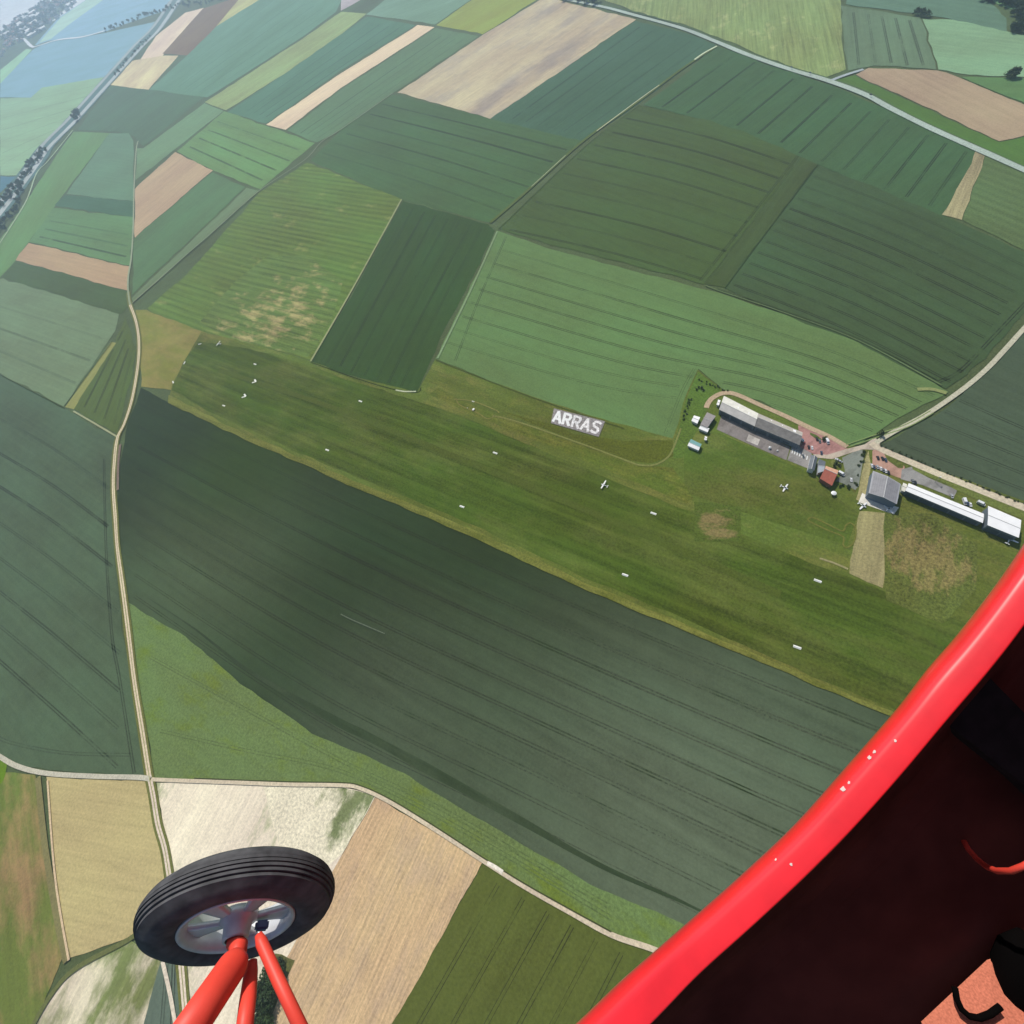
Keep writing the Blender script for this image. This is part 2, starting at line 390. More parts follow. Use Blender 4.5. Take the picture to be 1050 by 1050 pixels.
F('wheat_field', [(318,165),(350,133),(403,97),(503,122),(597,145),(540,197),(503,229),(412,205)], (95,120,98), (((398,102),(500,126),(592,149)),((325,162),(418,190),(506,222)),6), dark=.3)
F('wheat_field', [(413,206),(500,230),(508,237),(482,290),(455,340),(428,402),(405,398),(370,388),(319,371),(360,305)], (75,98,74), (((418,212),(375,290),(328,374)),((500,236),(450,330),(418,398)),7), dark=.3, large=.14)
# the uneven mown field
F('meadow', [(150,317),(190,283),(267,197),(315,167),(412,204),(365,290),(319,370),(255,352),(207,341)], (110,131,90), ang=(100,26), large=.16, rows=.22, rw=4, band=.13, bw=11, fine=.16, patch=(153,155,110), plevel=.70, pscale=.03)
F('bare_patch', [(205,330),(240,290),(275,262),(315,262),(352,288),(340,330),(316,367),(270,356),(232,346)], (110,131,90), ang=(100,26), large=.16, rows=.3, rw=3, fine=.2, patch=(164,158,116), plevel=.51, pscale=.07, band=.13, bw=11, pcentre=(283,322,125))
F('ploughed_field', [(138,194),(180,156),(218,175),(138,244)], (184,168,145), ang=(60,-50), large=.1)
F('wheat_field', [(141,152),(147,152),(210,106),(229,114),(139,185)], (130,158,138), ang=(80,-60))
F('wheat_field', [(182,155),(230,114),(323,147),(267,194),(218,175)], (124,155,122), (((228,120),(318,150)),((190,155),(262,190)),4), dark=.3)
F('wheat_field', [(137,245),(218,177),(252,192),(136,302)], (109,136,114), ang=(80,-70))
F('wheat_field', [(135,306),(253,193),(266,196),(137,311)], (123,143,121), ang=(110,-95))
# left of the track
F('meadow', [(-4,252),(75,135),(112,137),(67,197),(15,268),(-4,290)], (124,155,126), ang=(-60,110), large=.12)
F('wheat_field', [(68,199),(112,137),(131,137),(137,144),(137,207)], (123,151,138), ang=(70,8))
F('wheat_field', [(55,211),(67,200),(137,207),(137,223)], (102,131,121), ang=(70,10))
F('wheat_field', [(30,248),(55,213),(137,223),(133,273)], (118,149,122), (((50,222),(136,236)),((34,246),(133,270)),3), dark=.3)
F('stubble_field', [(15,267),(30,249),(133,274),(131,298)], (181,163,137), ang=(103,25), large=.08)
F('wheat_field', [(2,285),(15,268),(131,299),(131,315),(124,322)], (98,118,100), ang=(103,28))
F('wheat_field', [(-6,287),(3,286),(122,322),(118,340),(66,417),(-6,380)], (126,145,124), (((-6,300),(115,335)),((-6,370),(70,405)),3), dark=.15, large=.14)
F('wheat_field', [(128,325),(135,340),(139,360),(136,385),(128,415),(121,445),(75,420),(118,352)], (100,117,88), (((125,335),(82,415)),((136,370),(122,438)),4), dark=.3)
F('fallow_field', [(114,350),(67,418),(75,420),(119,352)], (152,154,110), ang=(-50,70))
F('dry_grass_field', [(140,317),(150,318),(213,342),(203,350),(188,372),(175,400),(145,397),(144,360)], (148,146,98), ang=(60,20), large=.16, rows=.05, patch=(138,142,94), plevel=.5, pscale=.03)
F('wheat_field', [(-6,380),(67,420),(118,449),(114,500),(117,560),(127,650),(136,710),(145,770),(150,796),(100,793),(50,790),(20,783),(-6,772)], (92,110,92),
  (((-6,408),(55,440),(128,492)),((-6,690),(60,750),(120,806)),8), dark=.3, large=.2,
  head=[[(107,470),(109,560),(115,650),(123,697),(138,793)],[(-6,753),(13,762),(67,772),(134,774)]])
# the big dark field below the runway
F('wheat_field', [(145,398),(173,413),(217,433),(250,450),(287,465),(350,493),(410,518),(483,550),(563,587),(623,613),(700,645),(767,672),(830,700),(940,745),(960,900),(760,985),(700,947),(617,912),(537,867),(460,820),(413,792),(383,778),(350,765),(320,752),(290,730),(247,700),(190,652),(150,630),(131,617),(124,560),(121,500),(124,470),(130,440)], (60,75,59),
  (((143,404),(350,502),(620,622),(920,742)),((138,622),(330,752),(520,848),(800,992)),10), dark=.32, large=.16, rows=.13, rw=7, fine=.08, tints=[(730,900,270,(100,111,94),1.0),(190,590,200,(88,103,84),.9),(400,745,150,(88,100,84),.7),(250,470,140,(68,86,65),.8)])
F('rapeseed_field', [(131,617),(150,630),(190,652),(247,700),(290,730),(320,752),(350,765),(383,778),(413,792),(460,820),(537,867),(617,912),(700,947),(760,985),(720,1000),(673,973),(627,957),(583,933),(537,907),(497,882),(443,847),(400,822),(370,807),(350,804),(293,803),(190,799),(159,797),(150,745),(140,690)], (112,130,86),
  (((150,640),(240,702),(350,775),(460,829),(620,922)),((170,785),(260,792),(350,796),(450,842),(630,948)),2), dark=.12, track=.35, large=.12, rows=.06, fine=.2, patch=(112,128,66), plevel=.6, pscale=.05)
# along the bottom
F('fallow_field', [(-8,790),(37,795),(45,870),(55,930),(65,980),(30,1060),(-8,1060)], (158,137,99), ang=(20,180), large=.2, rows=.16, fine=.12, patch=(115,127,77), plevel=.46, pscale=.018)
F('meadow', [(-8,770),(8,782),(4,800),(-8,812)], (109,140,62))
F('barley_field', [(48,797),(153,800),(167,860),(173,890),(180,935),(133,961),(72,983),(57,907)], (186,172,126), ang=(20,4), large=.08, rows=.1, fine=.14, rw=3)
F('stubble_field', [(25,1060),(57,1013),(80,990),(133,963),(170,985),(147,1060)], (219,209,182), ang=(-30,60), large=.2, rows=.2, patch=(130,139,95), plevel=.52, pscale=.03)
F('wheat_field', [(145,1060),(166,982),(182,985),(195,1060)], (103,116,107), (((168,985),(160,1060)),((182,985),(182,1060)),2))
F('fallow_field', [(161,802),(350,806),(385,816),(350,878),(335,910),(300,985),(270,1060),(195,1060),(184,985),(172,880)], (236,224,198), ang=(-90,190), large=.12, rows=.14, rw=3, fine=.12, patch=(159,168,127), plevel=.66, pscale=.04)
F('ploughed_field', [(385,817),(495,882),(440,985),(395,1060),(262,1060),(290,990),(335,905),(352,875)], (206,178,138), ang=(-90,190), large=.10, rows=.24, rw=1.1, fine=.14, band=.05, bw=3.1, patch=(192,167,136), plevel=.56, pscale=.05)
F('wheat_field', [(495,884),(540,910),(600,942),(676,976),(720,1000),(680,1060),(395,1060),(440,985)], (97,106,62),
  (((499,900),(405,1065)),((650,985),(610,1065)),6), dark=.36, large=.12, fine=.14)
F('weedy_corner', [(270,806),(350,807),(384,816),(352,874),(318,905),(290,880)], (226,217,190), ang=(-90,190), fine=.25, patch=(129,136,100), plevel=.38, pscale=.06, pcentre=(372,822,34))
F('meadow', [(262,1060),(268,1010),(282,978),(302,985),(288,1020),(272,1060)], (105,107,73), fine=.25)

for pts, w_, c in (([(150,612),(200,645),(250,684),(300,714),(350,742),(383,758),(460,800),(537,843),(617,888),(700,925),(760,955)], 6, (66,81,66)),):
    LAYER[0] += 1
    m_ = cover('crop_band_surface', albedo(c, *pts[3]), math.atan2((at(*pts[4])-at(*pts[2])).y, (at(*pts[4])-at(*pts[2])).x), .12, .16, .1, rw=3, patch=albedo((74,88,72), *pts[3]), plevel=.52, pscale=.03)
    bm = bmesh.new(); strip(bm, px_line(pts, 8), w_, .1+.006*LAYER[0]+.02, 0, 0, .3, True); structure(from_bm('crop_band', bm, m_))
# --- right of the airfield
F('wheat_field', [(510,237),(560,254),(640,276),(735,300),(800,322),(880,352),(940,382),(973,402),(920,430),(885,452),(873,458),(855,452),(825,436),(780,412),(742,400),(717,378),(705,402),(690,450),(600,425),(540,405),(447,368),(480,300)], (108,133,92),
  (((519,250),(720,310),(860,357),(962,402)),((455,358),(610,402),(760,424),(890,470)),8), dark=.3, large=.13, rows=.06,
  head=[[(519,243),(492,305),(467,370)],[(712,378),(699,402),(682,445)]])
F('wheat_field', [(511,235),(600,150),(655,108),(740,127),(823,157),(780,215),(722,292),(640,270),(560,250)], (89,108,82),
  (((640,112),(735,134),(818,162)),((515,243),(625,268),(722,296)),9), dark=.38, large=.14,
  head=[[(818,160),(777,213),(718,288)]])
F('wheat_field', [(823,158),(838,168),(790,232),(743,295),(723,292),(780,216)], (86,104,80), ang=(-100,135))
F('wheat_field', [(838,170),(900,193),(968,222),(1060,264),(1060,310),(1025,350),(992,385),(970,399),(880,352),(800,322),(743,295)], (82,102,80),
  (((834,174),(935,212),(1060,270)),((744,296),(860,342),(975,400)),11), dark=.38, large=.16, head=[[(1052,310),(1018,346),(985,380),(962,392)]])
F('wheat_field', [(735,47),(790,68),(850,87),(920,117),(1003,155),(984,190),(966,222),(900,194),(838,169),(775,140),(730,125),(660,108),(700,78)], (88,115,93),
  (((745,52),(668,106)),((1000,160),(962,218)),13), dark=.4, large=.12)
F('fallow_field', [(1002,155),(1011,158),(985,226),(966,221)], (165,159,126), ang=(-25,65), rows=.3, fine=.2)
F('meadow', [(1011,159),(1060,180),(1060,262),(986,226)], (104,124,94), ang=(50,20), band=.08, bw=9, fine=.16)
F('wheat_field', [(1060,330),(1012,382),(962,425),(906,455),(899,459),(960,482),(1060,518)], (85,99,85),
  (((985,402),(1060,436)),((905,456),(1060,514)),5), dark=.3, large=.12, rows=.14)
F('barley_field', [(610,-4),(862,-4),(864,40),(867,72),(847,80),(810,69),(750,44),(700,25),(650,12)], (143,158,120), ang=(5,70), large=.16, rows=.3, rw=4, patch=(179,183,143), plevel=.66, pscale=.03)
F('wheat_field', [(862,6),(943,19),(960,72),(897,67),(869,73)], (118,140,122), (((868,12),(873,72)),((940,22),(957,72)),5), dark=.25)
F('barley_field', [(945,20),(977,20),(1030,32),(1060,39),(1060,80),(993,77),(962,72)], (140,170,143), ang=(90,12))
F('wheat_field', [(870,-4),(1007,-4),(1033,20),(1033,33),(977,20),(867,5)], (114,142,130), ang=(100,18))
F('fallow_field', [(877,77),(890,70),(960,73),(980,78),(1060,112),(1060,137),(1023,146),(960,115),(900,88)], (172,157,134), ang=(120,60), large=.1)
F('meadow', [(985,79),(1060,81),(1060,110)], (107,139,104))
F('meadow', [(853,83),(877,78),(900,90),(960,117),(1023,147),(1060,139),(1060,175),(1020,160),(953,130),(900,102)], (98,129,87), ang=(120,60))
F('meadow', [(1008,-4),(1060,-4),(1060,14),(1030,8)], (131,168,130))

# ------------------------------------------------------------------ airfield grass
def patch(name, poly, rgb, z, **kw):
    return field(name, poly, rgb, z=z, **kw)
AG = .78
patch('airfield_grass', [(207,341),(255,352),(319,371),(370,389),(428,403),(447,369),(540,405),(600,425),(690,450),(705,402),(716,379),(742,401),(825,437),(873,458),(899,459),(960,482),(1060,518),(1080,700),(940,745),(830,700),(767,672),(700,645),(623,613),(563,587),(483,550),(410,518),(350,493),(287,465),(250,450),(217,433),(173,413),(176,397),(190,370)], (102,114,66), AG, ang=(140,58), large=.2, rows=.16, fine=.22, rw=4, patch=(120,122,74), plevel=.58, pscale=.035)
patch('grass_runway', [(205,350),(255,358),(319,376),(370,394),(428,412),(480,430),(560,464),(640,498),(720,530),(800,566),(870,592),(990,640),(1000,690),(940,738),(830,693),(767,663),(700,634),(623,602),(563,575),(483,538),(410,507),(350,483),(287,456),(250,441),(217,424),(176,400),(190,370)], (83,100,56), AG+.05, ang=(140,56), large=.2, rows=.3, fine=.2, rw=6, band=.06, bw=18, patch=(99,110,65), plevel=.54, pscale=.02)
patch('dry_grass_strip', [(173,405),(217,428),(250,445),(287,460),(350,487),(410,512),(483,543),(563,580),(623,607),(700,639),(767,667),(830,696),(940,741),(940,746),(830,701),(767,673),(700,646),(623,614),(563,588),(483,551),(410,519),(350,494),(287,466),(250,451),(217,434),(173,414)], (122,124,73), AG+.08, ang=(140,56), rows=.25, fine=.25, patch=(106,111,63), plevel=.56, pscale=.08)
patch('dry_grass_strip', [(440,405),(480,424),(560,456),(640,490),(705,517),(712,512),(690,480),(655,478),(600,458),(540,436),(505,424),(470,410),(450,398)], (114,117,68), AG+.065, ang=(140,52), rows=.2, fine=.25, large=.2, patch=(98,110,62), plevel=.5, pscale=.06)
patch('long_grass', [(516,423),(560,434),(568,436),(590,446),(640,452),(690,452),(690,468),(668,476),(640,472),(600,458),(560,441)], (97,104,59), AG+0.030, ang=(140,40), fine=.3)
patch('long_grass', [(716,381),(742,402),(728,414),(712,445),(700,470),(690,470),(692,452),(706,404)], (97,118,67), AG+0.035, fine=.3)
patch('mown_grass', [(702,462),(735,444),(806,475),(830,485),(852,505),(872,520),(880,526),(868,560),(790,535),(700,505)], (93,111,62), AG+.04, ang=(140,52), fine=.2, large=.24, patch=(108,118,70), plevel=.56, pscale=.03)
patch('worn_grass', [(881,524),(917,527),(911,565),(905,603),(888,597),(870,588)], (159,153,111), AG+0.108, ang=(-12,65), large=.14, rows=.2, fine=.2)
patch('worn_grass', [(905,525),(955,528),(1000,558),(1000,605),(966,640),(908,615)], (103,112,68), AG+0.114, ang=(-12,65), fine=.4, large=.3, patch=(134,127,84), plevel=.34, pscale=.14, pcentre=(948,572,27))
patch('worn_grass', [(712,515),(760,520),(760,556),(712,556)], (93,110,62), AG+0.120, fine=.25, patch=(136,128,86), plevel=.42, pscale=.1, pcentre=(735,537,17))
patch('grass_verge', [(885,462),(891,461),(886,478),(880,499),(876,506),(873,502),(880,485)], (107,110,69), AG+.10, fine=.35)
patch('dry_grass_path', [(891,463),(894,478),(889,500),(884,516),(877,512),(881,498),(886,479)], (168,164,118), AG+.12, ang=(-10,50), fine=.25)

# ------------------------------------------------------------------ paved ground
def tarmac(name, poly, rgb, z, amt=.08): return structure(_paved(name, poly, rgb, z, amt))
def _paved(name, poly, rgb, z, amt):
    cx = sum(p[0] for p in poly)/len(poly); cy = sum(p[1] for p in poly)/len(poly)
    m = cover(name+'_surface', albedo(rgb, cx, cy), .3, .08, .06, amt, rw=2.5, patch=albedo([c*.86 for c in rgb], cx, cy), plevel=.56, pscale=.12)
    bm = bmesh.new(); f = bm.faces.new([bm.verts.new((*at(x, y).xy, z)) for x, y in poly]); f.normal_update()
    if f.normal.z < 0: f.normal_flip()
    bmesh.ops.triangulate(bm, faces=[f])
    return from_bm(name, bm, m)
PZ = AG+.16
tarmac('apron', [(740,426),(734.7,441),(770,457),(806,472.5),(810,459),(790,449),(765,436)], (142,138,134), PZ)
tarmac('apron', [(811.3,459),(807,472.5),(828,481),(832,466),(821,456)], (151,149,145), PZ)
tarmac('apron_slab', [(767.5,446),(779,451.5),(776.5,457.5),(765,452.5)], (198,193,185), PZ+.05)
tarmac('car_park', [(818,437),(826,437),(833,443),(850,450.5),(866,460.5),(874,460.5),(846,469),(834,466.5),(820,459)], (182,142,134), PZ+.03)
tarmac('access_lane', [(833,466.5),(848,467),(866,461.5),(874,459.5),(886,456.5),(897,449),(902,456),(897,462),(884,461.5),(872,465),(853,471.5),(838,470)], (198,186,167), PZ+.06)
tarmac('asphalt_yard', [(863,470),(876,463.5),(884,462),(885,470),(880,499),(876.5,503),(863,496),(856,494),(866,484)], (138,141,137), PZ+.02)
tarmac('car_park', [(894,463),(899,459),(913,470.5),(927,479),(925,492),(913,487.5),(894,479)], (186,151,134), PZ+.03)
tarmac('apron', [(924,482),(935,479),(950,490),(971,499),(981,503),(977,511),(945,498),(923,492)], (155,155,151), PZ+.035)
tarmac('concrete_apron', [(883.5,506),(879.8,515.5),(898,522),(916,528),(921,521),(891,510)], (224,220,207), PZ+.04)
tarmac('concrete_apron', [(1008.5,526),(1012.5,527),(1011.5,545),(1008,543.5)], (202,193,160), PZ+.04)
patch('grass_verge', [(906,464),(917,470),(926,476),(926,480),(921,480),(910,472)], (105,115,71), PZ+.1, fine=.3)
patch('grass_verge', [(935,477.5),(945,480.5),(965,489),(990,499.5),(1010,508),(1060,528),(1060,540),(1046,532),(1012,518),(980,504),(965,494),(950,489),(937,482)], (114,123,75), PZ+.08, fine=.3)
patch('grass_verge', [(831,444.5),(838,447),(844,452),(838,451.5),(831,446.5)], (98,112,72), PZ+.1, fine=.3)
patch('grass_verge', [(851,474),(857,470.5),(864,474),(863,481),(853,480)], (121,125,80), PZ+.1, fine=.35)
for poly in ():
    pass

def path(name, pts, width, rgb, z=2.7, k=6, wob=.12, two=None):
    mid = pts[len(pts)//2]; z = 1.0+(z-2.4)*.3
    m = cover(name+'_surface', albedo(rgb, *mid), .3, .1, .05, .18)
    bm = bmesh.new(); g = px_line(pts, k)
    if two:
        for o in (-two/2, two/2): strip(bm, g, width, z, 0, o, wob)
    else: strip(bm, g, width, z, 0, 0, wob)
    return structure(from_bm(name, bm, m))
track = [(142,145),(140,155),(138,190),(137,235),(135,265),(132,285),(132,300),(134,313),(140,330),(143,350),(142,375),(136,410),(128,435),(121,450),(118,475),(117,500),(119,530),(121,560),(125,590),(129,620),(134,660),(139,700),(147,750),(154,795),(158,815),(163,845),(170,870),(175,900),(184,960),(188,1000),(193,1060)]
def sub(a, b): return [p for p in track if a <= p[1] <= b]
path('track_verge', sub(300, 1060), 7.5, (118,121,81), z=2.60)
path('dirt_track', sub(313, 800), 3.6, (213,199,172), z=2.66)
path('dirt_track', sub(795, 1060), 3.6, (224,209,188), z=2.66)
path('rut_grass', sub(313, 1060), .7, (158,156,112), z=2.70, wob=.5)
path('farm_track', sub(140, 313), 3.2, (157,167,149), z=2.66)
path('farm_track', [(134,313),(160,290),(190,263),(220,237),(265,197),(312,165),(330,146),(350,133),(403,96)], 1.6, (149,156,140), z=2.66)
path('ditch', [(137,311),(161,290),(191,264),(221,238),(266,197)], 1.1, (82,96,72), z=2.7)
path('dirt_track', [(-8,769),(0,775),(20,786),(50,793),(100,796),(143,797),(156,799)], 3.6, (196,193,173), z=2.68)
path('dirt_track', [(155,799),(190,800.5),(293,804),(350,805),(370,808),(400,822),(443,848),(497,883),(537,908),(583,934),(627,958),(673,974),(730,1000)], 2.6, (207,193,167), z=2.68)
path('ditch', [(200,798),(293,801.5),(350,802.5),(370,805.5),(400,819),(443,845),(497,880),(537,905),(583,931),(627,955)], 0.8, (78,85,62), z=2.72)
path('dirt_track', [(122,449),(100,436),(76,422)], 2.2, (167,169,141), z=2.64)
path('farm_track', [(168,985),(176,1020),(183,1060)], 2.6, (219,207,186), z=2.74)
path('field_edge', [(30,1060),(55,1018),(80,992),(133,963),(150,948)], 3.0, (110,114,81), z=2.62)
path('field_edge', [(40,797),(48,870),(60,940),(70,985)], 5, (130,127,91), z=2.6)
path('field_edge', [(50,800),(58,900),(72,984)], 1.6, (212,189,155), z=2.63)
path('ditch', [(67,419),(30,400),(-6,381)], 1.1, (81,97,75), z=2.62)
path('ditch', [(116,350),(67,417)], 1.1, (77,93,65), z=2.62)
path('field_edge', [(412,205),(365,291),(319,371)], 2.6, (159,164,129), z=2.62)
path('field_edge', [(735,48),(710,64),(690,78),(650,108),(597,146),(540,197),(503,229)], 5, (103,119,92), z=2.6)
path('farm_track', [(735,48),(722,55),(712,62)], 3.4, (203,211,189), z=2.66)
path('farm_track', [(676,88),(655,103),(612,135)], 1.8, (186,187,168), z=2.66)
path('farm_track', [(580,160),(545,192)], 1.2, (163,170,151), z=2.66)
path('ditch', [(511,236),(600,151),(655,109)], 0.8, (83,100,76), z=2.64)
path('field_edge', [(510,238),(482,300),(449,368)], 2.4, (137,156,125), z=2.62)
path('field_edge', [(723,293),(735,298),(800,320),(880,350),(965,396)], 1.2, (107,123,94), z=2.62)
path('ditch', [(735,296),(800,318),(880,348),(960,390)], 0.8, (81,95,74), z=2.66)
path('ditch', [(838,170),(790,233),(743,296)], 1.1, (77,94,75), z=2.64)
path('ditch', [(319,372),(370,390),(405,400),(428,403),(432,398)], 1.1, (65,80,61), z=2.64)
path('ditch', [(447,370),(480,383),(540,406),(600,427),(640,440)], 0.9, (83,94,65), z=2.66)
path('tarmac_road', [(580,0),(620,8),(650,16),(700,30),(733,43),(767,57),(810,72),(850,84),(887,98),(913,112),(953,132),(993,150),(1020,162),(1060,180)], 7.5, (178,190,186), z=2.8)
path('road_verge', [(580,-3),(620,6),(650,13),(700,27),(735,41),(767,54.5),(810,69.5),(850,81.5),(890,95.5),(915,110),(953,129),(993,147),(1060,177)], 3, (100,121,101), z=2.6)
path('tarmac_road', [(853,83),(866,78),(885,72)], 5, (169,183,184), z=2.78)
path('dirt_track', [(1064,322),(1048,339),(1030,359),(1010,380),(985,401),(950,425),(915,444),(896,456)], 3.6, (190,188,165), z=2.75)
path('dirt_track', [(893,455),(900,460),(915,467),(935,475.5),(960,486),(990,498),(1020,510),(1064,527)], 5.5, (202,191,167), z=2.84)
path('gravel_track', [(724,419),(726,414),(731,408.5),(741,404),(754,405),(780,416.5),(804,427),(831,440),(850,448.5),(868,459)], 4.2, (187,168,140), z=2.82)
path('worn_line', [(505,427),(516,429),(540,436),(600,457),(640,472),(656,477.5),(672,477),(684,470),(690,461),(698,440)], 1.6, (130,131,86), z=2.72)
path('worn_line', [(468,409),(472,416),(490,424),(500,430),(508,427)], 1.1, (126,126,80), z=2.72)
path('worn_line', [(466,410),(485,412),(508,421),(512,424)], 1.1, (126,126,80), z=2.72)
path('worn_line', [(840,573),(855,578),(869,584)], 1.4, (152,148,110), z=2.72)
path('worn_line', [(829,532),(834,531.5),(848,538),(863,545),(867,539),(872,537),(877,543),(875,556),(868,562),(864,559),(864,551),(850,545),(833,537),(828,534),(829,532)], 1.1, (120,122,72), z=2.72)
path('worn_line', [(955,423),(930,437),(900,447),(868,458)], .8, (134,150,104), z=2.9, two=2.6)
path('worn_line', [(940,400),(955,400),(970,404)], 3.2, (146,152,108), z=2.7)
path('bare_chalk', [(350,630),(362,636),(395,650)], .8, (108,118,106), z=2.7)
path('bare_chalk', [(406,400.5),(415,402),(427,402)], 1.4, (201,203,184), z=2.75)
path('bare_chalk', [(500,884.5),(507,888),(516,894)], 2.2, (238,229,212), z=2.9)
path('bare_soil', [(124,456),(122,475),(121.5,503)], 3.2, (131,121,109), z=2.7)
path('mown_line', [(225,380),(340,418),(470,470),(640,540),(800,610)], 6.0, (90,102,62), z=2.4)
# motorway, two carriageways with a median
mw = [(184,0),(163,31),(144,50),(118,79),(92,108),(74,128),(50,152),(37,171),(20,194),(-8,230)]
path('motorway', mw, 20, (176,190,190), z=2.8, wob=0)
path('motorway', [(x-5.5, y-3.5) for x, y in mw], 18, (166,181,182), z=2.8, wob=0)
path('motorway_verge', [(x-2.5, y-1.5) for x, y in mw], 75, (116,145,146), z=2.6)
path('dirt_track', [(75,134),(50,165),(38,178),(28,205),(12,232),(-8,262)], 4, (172,190,171), z=2.72)
path('tarmac_road', [(10,38),(15,40),(24,40),(33,48),(40,47),(60,41),(85,38),(107,32)], 14, (213,228,235), z=2.8)

# ------------------------------------------------------------------ ARRAS ground sign
def quad_map(c):
    TL, TR, BR, BL = [at(*p) for p in c]
    return lambda u, v, z=0: (TL*(1-u)*(1-v)+TR*u*(1-v)+BR*u*v+BL*(1-u)*v)+Vector((0, 0, z))
sg = at(592, 434)
sign = thing('ground_sign', 'large ARRAS name in white letters on a grey gravel panel in the grass', 'ground sign', (sg.x, sg.y, AG))
qm = quad_map([(568.2,419.5),(620.5,432.8),(614,448.8),(565,434.5)])
def rel(p): return Vector(p)-Vector((sg.x, sg.y, 0))
bm = bmesh.new(); a = [rel(qm(u, v)) for u, v in ((0, 0), (0, 1), (1, 1), (1, 0))]
add_prism(bm, [(p.x, p.y) for p in a], .1, .45)
from_bm('gravel_panel', bm, mottled('sign_gravel', (.25, .225, .21), .95, amt=.45, scale=.7), sign)
STROKES = {'A': [((0, 1), (.5, 0)), ((.5, 0), (1, 1)), ((.22, .68), (.78, .68))],
 'R': [((.08, 1), (.08, 0)), ((.0, .06), (.75, .06)), ((.8, .06), (.92, .27)), ((.92, .25), (.78, .5)), ((.1, .52), (.8, .52)), ((.45, .5), (.95, 1))],
 'S': [((.95, .12), (.65, .05)), ((.68, .05), (.25, .06)), ((.28, .06), (.08, .24)), ((.08, .22), (.25, .46)), ((.2, .45), (.78, .55)), ((.75, .52), (.92, .76)), ((.92, .74), (.72, .95)), ((.76, .95), (.28, .95)), ((.3, .95), (.04, .86))]}
wl = [mottled('chalk_letter', (.78, .78, .74), .8, amt=.1, scale=.5), mottled('worn_letter', (.68, .66, .64), .9, amt=.35, scale=.6), mottled('pale_letter', (.74, .71, .68), .9, amt=.3, scale=.6)]
for i, (ch, mi) in enumerate(zip('ARRAS', (0, 0, 1, 2, 2))):
    u0 = .035+.193*i; uw = .15
    bm = bmesh.new(); zz = .5
    for s0, s1 in STROKES[ch]:
        p = rel(qm(u0+uw*s0[0], .12+.74*s0[1])); q = rel(qm(u0+uw*s1[0], .12+.74*s1[1])); p.z = q.z = 0
        d = (q-p).normalized(); s = Vector((-d.y, d.x, 0))*(1.35 if mi == 0 else 1.2); zz += .011
        add_prism(bm, [((p-d*.4+s).x, (p-d*.4+s).y), ((p-d*.4-s).x, (p-d*.4-s).y), ((q+d*.4-s).x, (q+d*.4-s).y), ((q+d*.4+s).x, (q+d*.4+s).y)], .4, zz)
    from_bm('letter', bm, wl[mi], sign)

